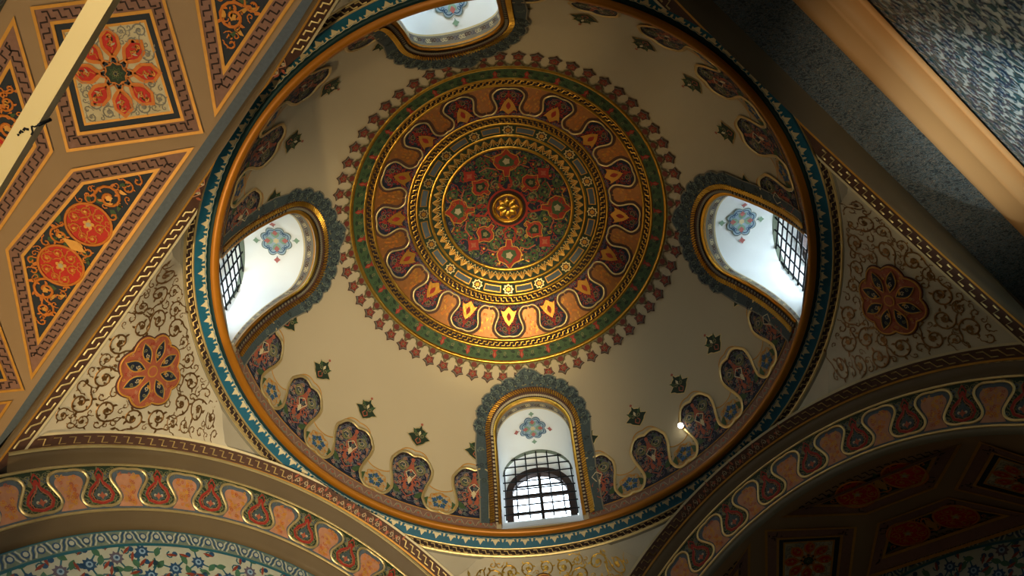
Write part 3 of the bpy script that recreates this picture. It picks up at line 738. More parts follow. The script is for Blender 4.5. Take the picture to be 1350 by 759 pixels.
    for j in range(len(rp) - 1):
        q0, q1 = rp[j], rp[j + 1]; t = (q1 - q0); ln = np.hypot(*t); t /= ln; s_ = A([-t[1], t[0]])
        mb2.line([q0 - s_ * .009 + t * 0, q0 + s_ * .009 + t * .010], F, .0115, 'gilt', .0068, .0075)
    mb2.build('rope_molding', sur, origin=cen, label='twisted gold rope molding')
    mb3 = strip2((.176, .498, .676), (.190, .498, .692), 'brown_dark', .009)[0]; rp = densify(outline(.183, .498, .684), .020, False)
    for q in rp: mb3.poly(circle(q[0], q[1], .0062, 6), F, .0125, 'mould_grey' if nm != 'lower' else 'cream')
    mb3.build('bead_molding', sur, origin=cen)
    mb4 = strip2((.163, .496, .660), (.177, .498, .678), 'gilt', .006)[0]; mb4.build('gilt_frame', sur, origin=cen)
    # painted rosette on the underside of the reveal
    kc = n // 2; tcen = .5
    cc = (inner[kc - 1] + inner[kc] ) / 2 * (1 - tcen) + (outer[kc - 1] + outer[kc]) / 2 * tcen
    dep = ((outer - inner)[kc]); dl = np.linalg.norm(dep); dep /= dl; hub = cc - A([0, 0, .165])
    side = M
    def F_rev(p, h=0.):
        x = p[:, 0]; th = x / .162; up = np.cross(side, dep); up = up if up[2] > 0 else -up
        r_ = .162 - .0035 - np.reshape(h, -1); return cc - up * .162 + (np.sin(th) * r_)[:, None] * side + (np.cos(th) * r_)[:, None] * up + p[:, 1:2] * dep
    ro = MB(); body = lobed(0, 0, .060, 8, .10, 48, PI / 8)
    pale = nm != 'lower'
    c1, c2, c3 = ('pale_blue', 'pale_red', 'pale_green')
    art_ = [P(body * 1.06, 'blue' if not pale else 'slate_light', 0), P(body, c1, 1), L(body * .86, 'blue', 2, .0035, 0, True)]
    for k in range(4):
        b_ = k * PI / 2; art_ += T([P(A([(0, .050), (.012, .036), (0, .022), (-.012, .036)]), c2, 3), P(almond(0, .012, PI / 2 + .5, .034, .014), c3, 3), P(almond(0, .012, PI / 2 - .5, .034, .014), c3, 3),
            L(spiral(.026, .034, .009, 0, 1.2, 1, 9), 'blue', 3, .0026), L(spiral(-.026, .034, .009, PI, 1.2, -1, 9), 'blue', 3, .0026)], 0, 0, b_)
        art_ += T([P(star(0, .082, .014, 4, .62, PI / 2), c2 if k % 2 else c3, 1), L([(0, .066), (0, .074)], 'blue', 1, .003)], 0, 0, b_)
    art_.append(P(lobed(0, 0, .012, 6, .2, 24), 'cream_light', 4))
    ro.art(art_, F_rev, 0, .03); rr = ro.build('reveal_rosette', origin=tuple(cc - A([0, 0, .01])))
    tag(rr, 'painted rosette on the white reveal of dome window ' + WL[nm], 'painted rosette', 'rosettes painted in the window reveals')
    # sky light through the opening
    ld = bpy.data.lights.new('daylight', 'AREA'); ld.shape = 'RECTANGLE'; ld.size = .32 * S; ld.size_y = .46 * S; ld.cycles.is_portal = True
    lo = bpy.data.objects.new('daylight_portal', ld); col.objects.link(lo); lo.location = (N * (DP + .01) + Z * .395) * S
    lo.rotation_euler = Vector(tuple(-N)).to_track_quat('-Z', 'Z').to_euler()
for i, k in enumerate(('lower', 'left', 'right', 'upper')): window(k, i + 1)

# ------------------------------------------------------------------ pendentives
PEND = {'left': 180., 'lower': 90., 'right': 0., 'upper': -90.}
def edge_x(r, az, sg, dd=0.):
    az_, w_, _ = SIDE[(az + sg * 45.) % 360]; dl = abs((az_ - az + 180) % 360 - 180); return r * np.maximum(0, math.radians(dl) - np.arccos(np.minimum(1, (w_ - dd) / r)))
def pendentive(nm, az):
    F = f_pend(az); r = np.linspace(R0 + .004, W * math.sqrt(2), 30); y = np.interp(r, _r, _s)
    poly = np.concatenate([np.stack([edge_x(r, az, 1), y], 1), np.stack([-edge_x(r, az, -1), y], 1)[::-1][1:]])
    mb = MB(); mb.poly(poly, F, 0, 'pend_ground', .035); name = 'wall_' + nm
    o = mb.build(name, kind='structure')
    bw = .042; rin = np.linspace(R0 + .01, (W - bw) * math.sqrt(2), 40); yin = np.interp(rin, _r, _s)
    reg = np.concatenate([np.stack([edge_x(rin, az, 1, bw), yin], 1), np.stack([-edge_x(rin, az, -1, bw), yin], 1)[::-1][1:]])
    yc = float(np.interp(1.172, _r, _s))
    def inside(x, y_, m):
        if (x * x + (y_ - yc) ** 2) < (.118 + m) ** 2: return False
        pts = circle(x, y_, m, 8); return bool(in_poly(pts, reg).all())
    gs_ = 'gilt' if nm == 'lower' else 'gilt_scroll_dim'  # lower scrolls in brighter gilt, others darker: reflected light put into the colour
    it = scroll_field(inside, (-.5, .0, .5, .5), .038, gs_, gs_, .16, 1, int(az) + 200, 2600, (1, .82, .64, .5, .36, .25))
    # small sprigs between
    rg = random.Random(int(az) + 5); ln = []
    for k in range(0):
        x, y_ = rg.uniform(-.5, .5), rg.uniform(0, .5)
        if inside(x, y_, .016):
            if all((x - a) ** 2 + (y_ - b) ** 2 > .026 ** 2 for a, b in ln):
                ln.append((x, y_)); t = rg.random() * 6.28
                it += [L(spiral(x, y_, .012, t, .8, 1 if k % 2 else -1, 8), 'gilt_scroll_dim', 1, .0032), P(leaf(x, y_, t + 2, .02, .012), 'gilt_scroll_dim', 1)]
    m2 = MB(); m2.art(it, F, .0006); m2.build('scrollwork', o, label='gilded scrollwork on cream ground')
    # roundel
    cen = F(A([(0, yc)]), np.zeros(1))[0]
    where = {'left': 'cream wall triangle beside orange ceiling panels', 'right': 'shaded wall triangle at right of the dome', 'lower': 'wall triangle directly under the lower dome window', 'upper': 'wall triangle beyond the top edge of the view'}[nm]
    rd = MB(); G = lambda p, h=0.: F(p + A([0, yc]), h)
    R_ = .113; k8 = 8
    rd.poly(lobed(0, 0, R_ * 1.07, 8, .07, 64, 0), G, .004, 'brown', .04); rd.poly(lobed(0, 0, R_ * 1.03, 8, .07, 64, 0), G, .0052, 'terracotta', .04); 
    a = []
    for k in range(8):
        t = k * PI / 4
        a += T([P(almond(R_ * .26, 0, 0, R_ * .66, R_ * .30), 'slate', 2), P(almond(R_ * .3, 0, 0, R_ * .56, R_ * .22), 'navy', 3), L(np.concatenate([almond(R_ * .26, 0, 0, R_ * .66, R_ * .30)]), 'gold_paint', 4, .0038, .001, True),
                L(spiral(R_ * .5, 0, R_ * .07, 0, 1.2, 1, 9), 'cream', 4, .0028), L(spiral(R_ * .68, .003, R_ * .06, 2, 1.2, -1, 9), 'olive', 4, .0028), P(leaf(R_ * .38, 0, .5, R_ * .16, R_ * .08), 'gold_paint', 4)], 0, 0, t)
        for j in range(7): q = rnd.uniform(.55, .95); b_ = t + PI / 8 + rnd.uniform(-.18, .18) * q; a.append(L(spiral(R_ * q * math.cos(b_), R_ * q * math.sin(b_), R_ * .05, j, 1.1, 1, 8), ('peach', 'gold_paint', 'red')[j % 3], 2, .0024))
    a += [L(lobed(0, 0, R_ * 1.0, 8, .07, 64, 0), 'gold_paint', 3, .005, .0015, True), P(circle(0, 0, R_ * .17, 16), 'gold_paint', 3), P(circle(0, 0, R_ * .13, 16), 'terracotta', 4)]
    rd.art(a, G, .0052); ro = rd.build('painted_roundel', origin=tuple(cen)); tag(ro, 'red roundel with eight dark petals on ' + where, 'roundel', 'roundels on the wall triangles')
    return o
for nm, az in PEND.items(): pendentive(nm, az)

# ------------------------------------------------------------------ arches
def arch_trim(az, idx):
    F = f_archedge(az); az_, w_, rmin = SIDE[az]; t = empty('trim_%d' % idx, f_planew(az)[0] * W + A([0, 0, -.1]), kind='structure'); org = tuple(f_planew(az)[0] * W + A([0, 0, -.1]))
    mb = MB(); us = np.linspace(-w_, w_, 121); nu_ = len(us)
    def dmax(u): return np.clip(w_ - np.sqrt(np.maximum(rmin ** 2 - u ** 2, 0)), .0, 9)
    def band2(d0, d1, m, h):
        V = []
        for j, d in enumerate((d0, d1)):
            u = us * (w_ - d) / w_; V.append(F(np.stack([u, np.minimum(d, dmax(u))], 1), np.full(nu_, h)))
        f = [(i, i + 1, nu_ + i + 1, nu_ + i) for i in range(nu_ - 1)]; mb.raw(np.concatenate(V), f, m)
    band2(0, .038, 'brown', .006); band2(.034, .040, 'cream_light', .0075); band2(0, .005, 'gold_paint', .0075)
    n = 62
    for i in range(n):
        u0 = -W + .04 + i * (2 * W - .08) / n; du = (2 * W - .08) / n; um = abs(u0 + du / 2); dm = float(dmax(A([u0 + du / 2]))[0])
        if dm < .014: continue
        if um < .24:
            k_ = min(1, dm / .036)
            mb.art([L(spiral(u0 + du / 2, .019 * k_, .009 * k_, i, 1.2, 1 if i % 2 else -1, 9), 'cream', 1, .0034), P(leaf(u0, .022 * k_, i * 1.7, .018, .01), 'terracotta', 1), L([(u0, .008 * k_), (u0 + du * .5, .030 * k_), (u0 + du, .010 * k_)], 'peach', 1, .0026)], F, .0085)
        elif dm > .034: mb.art(greek(u0, u0 + du, 1, .031, .009, 'gilt_pale', .0050, 1, .001), F, .0085)
    mb.build('meander_border', t, origin=org)
    return t, org
def arc_strip(mb, az, secs, m, th=58, k=70, z0=ZC):
    N, M = f_planew(az); tt = np.radians(np.linspace(-th, th, k)); V = []
    for n_, r_ in secs:
        q = n_ * N + np.outer(r_ * np.sin(tt), M); q[:, 2] = z0 + r_ * np.cos(tt); V.append(q)
    f = [(j * k + i, j * k + i + 1, (j + 1) * k + i + 1, (j + 1) * k + i) for j in range(len(secs) - 1) for i in range(k - 1)]
    mb.raw(np.concatenate(V), f, m)
AZ = {'LL': 135., 'LR': 45., 'UL': 225., 'UR': 315.}
n1_, r1_, n2_, r2_ = 1.055, 1.238, 1.088, 1.098
def wave_border(az, label):
    N, M = f_planew(az); cen = N * 1.06 + A([0, 0, ZC + 1.17]); t = empty('arch_border', cen, label, 'painted arch border', 'wave borders on the two open arches')
    F = f_arch(az, n1_, r1_, n2_, r2_)
    mb = MB(); mb.grid(F, np.linspace(-58, 58, 100), [0, .5, 1], 'green_dark', 0.0)
    mb.build('border_ground', t, origin=cen)
    for v, w in ((0.0, .009), (1.0, .009)):
        mb = MB(); mb.line(np.stack([np.linspace(-58, 58, 120), np.full(120, v)], 1), F, .002, 'gilt_pale', w, .004); mb.build('gilt_fillet', t, origin=cen)
    pt = 8.9; s = np.linspace(-.5, .5, 61)
    x = pt * (s + .180 * np.sin(4 * PI * s) - .01 * np.sin(2 * PI * s)); y = .5 - .40 * np.cos(2 * PI * s) - .035 * np.abs(np.sin(6 * PI * s)) * np.cos(2 * PI * s)
    cur = np.stack([x, y], 1)
    def peach(k):
        c = k * pt; cc = cur + A([c, 0]); mb = MB()
        low = np.concatenate([cc, A([(c + pt / 2, .97), (c, .97), (c - pt / 2, .97)])]); mb.poly(low, F, .0012, 'grey_blue')
        inn = np.stack([(cur[8:-8, 0]) * .72 + c, (cur[8:-8, 1] - .5) * .80 + .53], 1); inn = np.concatenate([inn, A([(c + pt * .22, .93), (c - pt * .22, .93)])]); mb.poly(inn, F, .0022, 'peach')
        rg = random.Random(k + 50)
        for j in range(44):
            yy = rg.uniform(.2, .88); xx = rg.uniform(-1, 1) * pt * (.17 if yy < .5 else .10)
            mb.art([L(spiral(0, 0, .006, rg.random() * 6, 1, 1, 7), 'gold_paint' if j % 2 else ('orange', 'terracotta')[j // 2 % 2], 1, .0030)], lambda p, h=0., xx=xx, yy=yy: F(np.stack([c + xx + np.degrees(p[:, 0]) / 1.16, yy + p[:, 1] / .14], 1), h), .0022)
        mb.line(cc, F, .0035, 'gilt_pale', .0090, .004); mb.line(np.stack([cur[:, 0] * .93 + c, cur[:, 1]], 1)[10:-10], F, .0030, 'brown_dark', .004)
        return mb.build('peach_cartouche', t, origin=cen)
    def drop(k):
        c = (k + .5) * pt; mb = MB(); G = lambda p, h=0.: F(np.stack([c + np.degrees(p[:, 0]) / 1.16, .5 - p[:, 1] / .144], 1), h)
        b = A([(0, .045), (.010, .018), (.034, -.004), (.044, -.026), (.034, -.046), (0, -.056)]); b = np.concatenate([b, (b * A([-1, 1]))[::-1][1:-1]])
        b = b * A([.86, .92]); a = [L(np.concatenate([b, b[:1]]), 'red', 2, .008), P(b * .62 + A([0, -.010]), 'slate', 3), L(b * .8 + A([0, -.006]), 'terracotta', 4, .003, 0, True), P(star(0, -.028, .013, 4, .5), 'terracotta', 5), P(circle(.011, -.026, .005, 8), 'cream', 5), P(circle(-.011, -.026, .005, 8), 'cream', 5)]
        for sg in (1, -1): a += [L([(0, .06), (sg * .012, .04), (sg * .006, .02)], 'red', 3, .004), L(spiral(sg * .028, .038, .011, 0, 1.2, sg, 10), 'grey_blue', 2, .004), P(leaf(sg * .012, .02, 1.0 if sg > 0 else PI - 1.0, .035, .016 * sg), 'olive', 1), L(spiral(sg * .042, .055, .009, 1, 1.2, -sg, 9), 'olive', 2, .003), L(b[0:6] * A([sg * 1.12, 1.08]), 'green', 1, .006)]
        a += DROPF
        mb.art(a, G, .001); return mb.build('red_drop', t, origin=cen)
    DROPF = scroll_field(lambda x, y, m_: abs(x) + m_ < (.030 if y > .01 else .062) + max(0, (y - .02)) * .9 and abs(y) + m_ < .062, (-.08, -.065, .08, .065), .0125, 'olive', 'grey_blue', .2, 1, 14, 400, (1, .7, .5))
    for k in range(-6, 7): peach(k)
    for k in range(-6, 6): drop(k)
TILE = [None]
def tile_items(x0, x1, y0, y1, test):
    o = []; p = .112; rg = random.Random(9); i = 0; y = y0
    while y < y1:
        x = x0 + (p / 2 if i % 2 else 0); j = 0
        while x < x1:
            if test(x, y):
                a0 = rg.random() * 6; u = []
                u += [P(star(0, 0, .036, 9, .70, a0), 'tile_blue' if (i + j) % 3 else 'violet_grey', 2), P(circle(0, 0, .016, 8), 'tile_pale', 3), P(circle(0, 0, .008, 6), 'tile_blue', 4)]
                for k in range(3):
                    t = a0 + k * 2.1; cx, cy = .070 * math.cos(t), .070 * math.sin(t)
                    u += [P(almond(cx - .026 * math.cos(t + 1.2), cy - .026 * math.sin(t + 1.2), t + 1.2, .056, .030), 'tile_green', 2), L([(.030 * math.cos(t), .030 * math.sin(t)), (cx, cy), (cx + .034 * math.cos(t + .8), cy + .034 * math.sin(t + .8))], 'tile_teal', 1, .008)]
                    t2 = t + 1.0; cx, cy = .072 * math.cos(t2), .072 * math.sin(t2)
                    u += [P(almond(cx - .026 * math.cos(t2 * 3), cy - .026 * math.sin(t2 * 3), t2 * 3, .056, .014), 'tile_red', 3), P(circle(cx + .014, cy + .016, .014, 8), 'tile_blue', 2), L(spiral(cx, cy, .022, t2, .8, 1, 7), 'tile_teal', 1, .007)]
                o += T(u, x, y, 0, .66)
            x += p; j += 1
        y += p * .55; i += 1
    return o
def tile_wall(nm, az, n_, r_, label, width=1.07, border=True, fullrect=None, lowz=-1.15, name='tile_panel'):
    """decorated tile panel: arched top (radius r_) or a rectangle, in plane n_"""
    N, M = f_planew(az); F = f_plane(n_ * N, -M, A([0, 0, 1])) ; cen = n_ * N + A([0, 0, -.7])
    t = empty(name, cen, label, 'tile panel')
    mb = MB()
    if fullrect: x0, x1, z0, z1 = fullrect; out = A([(x0, z0), (x1, z0), (x1, z1), (x0, z1)]); ins = out
    else:
        th = np.radians(np.linspace(74, -74, 60)); out = np.concatenate([A([(-r_ * math.sin(math.radians(74)), lowz), (r_ * math.sin(math.radians(74)), lowz)]), np.stack([r_ * np.sin(th), ZC + r_ * np.cos(th)], 1)])
        x0, x1, z0, z1 = -r_, r_, lowz, ZC + r_
    def test(x, y):
        if fullrect: return x0 + .03 < x < x1 - .03 and z0 < y < z1 - .07
        return y > z0 and math.hypot(x, y - ZC) < r_ - .075
    its = tile_items(x0, x1, z0 + .02, z1, test)
    if nm == 'UR': its = [(i[0], i[1], {'tile_red': 'tile_pale', 'tile_green': 'tile_teal', 'violet_grey': 'tile_blue'}.get(i[2], i[2])) + tuple(i[3:]) for i in its]  # bluer, brighter tiles on this wall: daylight reflections put into the colour
    mb.poly(out, F, 0, 'tile_white_lit' if nm == 'UR' else 'tile_white'); mb.art(its, F, 0); mb.build('tile_field', t, origin=tuple(cen))
    bd = MB()
    if not fullrect:
        G = f_arch(az, n_ - .004, r_ + .002, n_ - .0041, r_ - .058)
        bd.grid(G, np.linspace(-73, 73, 110), [0, 1], 'tile_teal'); bd.grid(G, np.linspace(-73, 73, 110), [.14, .86], 'slate_light', .001)
        for i in range(60):
            a = -72 + i * 144 / 60; bd.art([P(circle(0, 0, .013, 10), 'tile_blue', 2), P(circle(0, 0, .008, 8), 'tile_white', 3)], lambda p, h=0., a=a: G(np.stack([a + np.degrees(p[:, 0]) / r_, .5 + p[:, 1] / .06], 1), h), .001)
            for q in (.7, 1.15, 1.6): bd.art([L([(a + q - .45, .2), (a + q, .4), (a + q + .1, .6), (a + q + .5, .82)] if i % 2 else [(a + q - .45, .82), (a + q, .6), (a + q + .1, .4), (a + q + .5, .2)], 'tile_white' if q != 1.15 else 'tile_blue', 2, .005)], G, .001)
    else:
        G = lambda p, h=0.: F(p, h)
        bd.poly([(x0, z1 - .06), (x1, z1 - .06), (x1, z1), (x0, z1)], F, .002, 'tile_teal')
        for i in range(int((x1 - x0) / .05)):
            x = x0 + .025 + i * .05; bd.art([P(circle(x, z1 - .03, .014, 10), 'tile_pale', 2), P(circle(x, z1 - .03, .008, 8), 'tile_blue', 3), L([(x + .015, z1 - .05), (x + .035, z1 - .01)], 'tile_white', 2, .006)], F, .002)
    bd.build('tile_border', t, origin=tuple(cen))
# lower-left and lower-right arches
for key, idx in (('LL', 2), ('LR', 3)):
    t, org = arch_trim(AZ[key], idx); N, M = f_planew(AZ[key]); W_ = SIDE[AZ[key]][1]
    mb = MB(); F = f_archedge(AZ[key]); us = np.linspace(-W_, W_, 91)
    E0 = F(np.stack([us, np.zeros(91)], 1), np.full(91, .006)); tt = np.arcsin(us / RA); rows = [E0]
    for n_, r_ in ((W_ + .006, RA - .014), (1.030, RA - .022), (1.044, 1.252), (n1_, r1_)):
        q = n_ * N + np.outer(r_ * np.sin(tt), M); q[:, 2] = ZC + r_ * np.cos(tt); rows.append(q)
    f = [(j * 91 + i, j * 91 + i + 1, (j + 1) * 91 + i + 1, (j + 1) * 91 + i) for j in range(4) for i in range(90)]
    mb.raw(np.concatenate(rows), f, 'mould_brown'); arc_strip(mb, AZ[key], [(W_ + .001, RA + .0), (W_ - .003, RA - .006), (W_ + .003, RA - .012)], 'gilt_pale', 52)
    mb.build('cove_molding', t, origin=org)
    mb = MB(); arc_strip(mb, AZ[key], [(n2_, r2_), (n2_ + .002, r2_ - .012), (1.098, 1.082), (1.102, 1.06), (1.118, 1.05), (1.135, 1.05)] if key == 'LL' else [(n2_, r2_), (n2_ + .003, r2_ - .008), (1.100, 1.084), (1.112, 1.082)], 'mould_brown' if key == 'LL' else 'mould_grey', 67)
    mb.build('inner_molding', t, origin=org)
wave_border(135., 'peach and red wave border on the lower left arch around the blue tile panel')
wave_border(45., 'peach and red wave border on the lower right arch in front of the dark vault')
tile_wall('LL', 135., 1.128, 1.052, 'arched panel of blue, green and red flowered tiles under the lower left arch')
# vault beyond the lower-right arch
N, M = f_planew(45.)
mb = MB(); arc_strip(mb, 45., [(n_, 1.084) for n_ in (1.11, 1.2, 1.35, 1.5, 1.64)], 'ceil_tan', 62); mb.build('ceiling_vault', kind='structure')
tile_wall('LR', 45., 1.62, 1.078, 'dark arched tile panel at the far end of the vault beyond the lower right arch')

# ------------------------------------------------------------------ ceiling panels
def inset(poly, d):
    p = A(poly); n = len(p); ar = sum(p[i][0] * p[(i + 1) % n][1] - p[(i + 1) % n][0] * p[i][1] for i in range(n)); sg = 1 if ar > 0 else -1; out = []
    for i in range(n):
        a, b, c = p[i - 1], p[i], p[(i + 1) % n]; e1 = (b - a) / np.linalg.norm(b - a); e2 = (c - b) / np.linalg.norm(c - b)
        n1, n2 = A([-e1[1], e1[0]]) * sg, A([-e2[1], e2[0]]) * sg; q = (n1 + n2) / (1 + n1 @ n2 + 1e-9); out.append(b + q * d)
    return A(out)
def frame_items(poly, o1, w_gold, w_band, lay=1):
    """parts of a bordered panel: returns dict of MB-ready items"""
    p1 = inset(poly, w_gold); p2 = inset(poly, w_gold + w_band); p3 = inset(poly, 2 * w_gold + w_band)
    return p1, p2, p3
def ring_poly(mb, a, b, F, h, m, g=None):
    n = len(a); V = F(np.concatenate([A(a), A(b)]), np.full(2 * n, h)); mb.raw(V, [(i, (i + 1) % n, n + (i + 1) % n, n + i) for i in range(n)], m)
def seg_greek(mb, a, b, F, h, w):
    """meander along the centre of the band between polygons a (outer) and b (inner)"""
    n = len(a)
    for i in range(n):
        a0, a1, b0, b1 = a[i], a[(i + 1) % n], b[i], b[(i + 1) % n]; d = a1 - a0; ln = np.linalg.norm(d); d /= ln; q = (b0 + b1) / 2 - (a0 + a1) / 2; q -= d * (q @ d); wd = np.linalg.norm(q)
        s0 = (b0 - a0) @ d; s1 = (b1 - a0) @ d; s0, s1 = s0 * .6, ln - (ln - s1) * .6; k = max(1, int((s1 - s0) / (wd * .82)))
        for j in range(k):
            o0 = a0 + d * (s0 + (s1 - s0) * j / k); du = d * (s1 - s0) / k
            mb.line([o0 - .05 * du + q * .8, o0 + .45 * du + q * .8, o0 + .55 * du + q * .22, o0 + 1.05 * du + q * .22], F, h, 'brown_dark', w)
def panel_flower(scale, rotn):
    o = []
    for k in range(8):
        a = k * PI / 4 + rotn
        pt = A([(.28, 0), (.46, .16), (.56, .22), (.80, .21), (1.0, 0), (.80, -.21), (.56, -.22), (.46, -.16)]); pi_ = A([(.40, 0), (.53, .11), (.60, .15), (.77, .145), (.90, 0), (.77, -.145), (.60, -.15), (.53, -.11)])
        o += T([P(pt, 'orange', 2), P(pi_, 'red_bright', 3), L(spiral(.63, 0, .07, 0, 1.2, 1, 9), 'gold_paint', 4, .03), L(spiral(.79, .01, .06, 2, 1.2, -1, 9), 'gold_paint', 4, .028), P(leaf(.6, .02, .8, .12, .06), 'cream', 5), P(leaf(.7, -.07, .3, .12, .06), 'terracotta', 4), P(leaf(.68, .07, -.3, .12, .06), 'brown', 4), L([(.46, 0), (.55, .05), (.62, -.06), (.72, .06), (.82, -.05)], 'orange', 4, .024),
                P(A([(.2, -.07), (.34, -.03), (.34, .03), (.2, .07)]), 'blue_black', 2), L([(.18, .12), (.36, .05), (.54, -.16)], 'orange', 3, .035), L([(.18, -.12), (.36, -.05), (.54, .16)], 'orange', 3, .035)], 0, 0, a)
    o += [P(star(0, 0, .25, 8, .8), 'green_dark', 4), L(star(0, 0, .25, 8, .8), 'orange', 5, .02, 0, True), L(star(0, 0, .15, 8, .55), 'green', 5, .03, 0, True), P(star(0, 0, .09, 8, .5), 'olive', 6), P(circle(0, 0, .03, 6), 'navy', 7)]
    return T(o, 0, 0, 0, scale)
def ceiling_panel(F, poly, kind, label, group, cen3, wg=.009, wb=.034, dark=False):
    poly = A(poly); gs = .06 if dark else None; t = empty('ceiling_panel', cen3, label, 'ceiling panel', group)
    p1, p2, p3 = frame_items(poly, 0, wg, wb)
    mb = MB(); ring_poly(mb, poly, p1, F, .006, 'gold_paint'); ring_poly(mb, p2, p3, F, .006, 'gold_paint'); mb.build('gilt_fillet', t, origin=cen3)
    mb = MB(); ring_poly(mb, p1, p2, F, .004, 'pink_brown'); seg_greek(mb, p1, p2, F, .0052, .0055); mb.build('meander_border', t, origin=cen3)
    gnd = MB()
    cx, cy = p3.mean(0)
    if kind == 'flower':
        q1 = inset(poly, 2 * wg + wb + .016); q2 = inset(q1, .007)
        ring_poly(gnd, p3, q1, F, .003, 'blue_black'); ring_poly(gnd, q1, q2, F, .0035, 'gold_paint'); gnd.poly(q2, F, .003, 'panel_cream', gs)
        r_in = np.linalg.norm(q2 - A([cx, cy]), axis=1).min() / math.sqrt(2)
        def ins(x, y, m): return ((x - cx) ** 2 + (y - cy) ** 2 > ((r_in * .80)) ** 2) and bool(in_poly(circle(x, y, m, 6), q2).all())
        x0, y0 = q2.min(0); x1, y1 = q2.max(0); gnd.art(scroll_field(ins, (x0, y0, x1, y1), .020, 'panel_grey', None, .2, 1, 3, 1200), F, .003); gnd.build('scroll_ground', t, origin=cen3)
        fl = MB(); e = q2[1] - q2[0]; ra = math.atan2(e[1], e[0]); fl.art(T(panel_flower(r_in * 1.12, ra), cx, cy), F, .003); fl.build('flower', t, origin=cen3, label='eight petalled red and orange flower')
    else:
        gnd.poly(p3, F, .003, 'blue_black', gs)
        x0, y0 = p3.min(0); x1, y1 = p3.max(0)
        # two red discs wreathed in green with orange scrolls
        long_i = int(np.argmax([np.linalg.norm(p3[(i + 1) % len(p3)] - p3[i]) for i in range(len(p3))])); e = p3[(long_i + 1) % len(p3)] - p3[long_i]; e /= np.linalg.norm(e)
        c = fill_c(p3); discs = [c + e * .088, c - e * .088]
        it = []
        for dsc in discs:
            nrm_ = A([-e[1], e[0]])
            it += [P(circle(dsc[0], dsc[1], .066, 24), 'red_bright', 1), L(circle(dsc[0], dsc[1], .068, 30), 'orange', 3, .008, .002, True), P(lobed(dsc[0], dsc[1], .016, 5, .25, 20), 'gold_paint', 3), P(lobed(dsc[0], dsc[1], .008, 5, .25, 15), 'cream', 4)]
            it += scroll_field(lambda x, y, m, d_=dsc: .016 + m < math.hypot(x - d_[0], y - d_[1]) < .066 - m, (dsc[0] - .066, dsc[1] - .066, dsc[0] + .066, dsc[1] + .066), .019, 'orange', 'gold_paint', .24, 2, 3, 300, (1, .7, .45))
        for k in range(10):
            t_ = k * PI / 5
            for dsc in discs:
                q = dsc + A([math.cos(t_), math.sin(t_)]) * .086
                if all(np.linalg.norm(q - d2) > .075 for d2 in discs) and in_poly(A([q]), inset(poly, 2 * wg + wb + .012))[0]: it.append(P(leaf(q[0], q[1], t_ + 1.2, .034, .022), 'green', 1))
        it += [P(A([c + A([-e[1], e[0]]) * .04 + e * 0, c + e * .018, c - A([-e[1], e[0]]) * .04, c - e * .018]), 'gold_paint', 4)]
        pin = inset(poly, 2 * wg + wb + .006)
        def ins(x, y, m): return all((x - d_[0]) ** 2 + (y - d_[1]) ** 2 > (.072 + m * .8) ** 2 for d_ in discs) and bool(in_poly(circle(x, y, m, 6), pin).all())
        it += scroll_field(ins, (x0, y0, x1, y1), .042, 'orange', 'gold_paint', .2, 2, 5, 900, (1, .75, .5, .33, .22))
        rg = random.Random(4); pts_ = []
        for k in range(260):
            x, y = rg.uniform(x0, x1), rg.uniform(y0, y1)
            if ins(x, y, .013) and all((x - a) ** 2 + (y - b) ** 2 > .024 ** 2 for a, b in pts_):
                pts_.append((x, y)); it.append(P(leaf(x, y, rg.random() * 6, .026, .016), ('orange', 'gold_paint', 'green')[k % 3], 3)); it.append(L(spiral(x, y, .010, rg.random() * 6, .8, 1, 7), 'orange', 3, .0035))
        gnd.art(it, F, .003); gnd.build('scroll_ground', t, origin=cen3, label='dark blue ground with orange scrolls and two red discs')
    return t
def fill_c(p):
    v, f = fill(p); a = v[f]; ar = .5 * np.abs((a[:, 1, 0] - a[:, 0, 0]) * (a[:, 2, 1] - a[:, 0, 1]) - (a[:, 1, 1] - a[:, 0, 1]) * (a[:, 2, 0] - a[:, 0, 0])); return (a.mean(1) * ar[:, None]).sum(0) / ar.sum()
N, M = f_planew(225.); ZU = -.1
FU = f_plane(A([0, 0, ZU]), N, M)      # (n,u)
if FU(A([(0, 0)]), np.ones(1))[0][2] > ZU:
    FU_ = FU; FU = lambda p, h=0.: FU_(p, -A(h))
SQ = [(1.643, -.101), (1.382, -.408), (1.107, -.109), (1.393, .161)]
TR = [(1.106, -.161), (1.348, -.445), (1.383, -.804), (1.113, -1.19)]
def mir(p, c): return [(a, 2 * c - b) for a, b in p][::-1]
def cen(p, F=FU): c = fill_c(A(p)); return tuple(F(A([c]), np.zeros(1))[0])
PANELS = [(SQ, 'flower', 'square ceiling panel with eight-petalled red flower behind the cream beam'),
          (TR, 'scroll', 'four-sided ceiling panel with two red discs and orange scrolls below the flower panel'),
          (mir(TR, -.105), 'scroll', 'four-sided ceiling panel with red disc and orange scrolls above the flower panel at the top edge'),
          ([(1.643, -1.25), (1.40, -.93), (1.112, -1.24), (1.39, -1.52)], 'flower', 'square ceiling panel cut by the left edge of the view'),
          ([(1.125, -1.30), (1.40, -1.60), (1.40, -1.95), (1.118, -2.3)], 'scroll', 'ceiling panel corner lowest on the left edge above the wall triangle'),
          ([(1.665, -.15), (1.412, -.43), (1.425, -.86), (1.665, -1.16)], 'scroll', 'ceiling panel with orange scrolls left of the cream beam')]
for p, k, lab in PANELS: ceiling_panel(FU, p, k, lab, 'painted panels of the flat side ceiling', cen(p))
mb = MB(); mb.grid(FU, [1.093, 1.25, 1.4, 1.55, 1.70], np.linspace(-2.05, 1.4, 12), 'ceil_tan', 0); mb.build('ceiling_side', kind='structure')
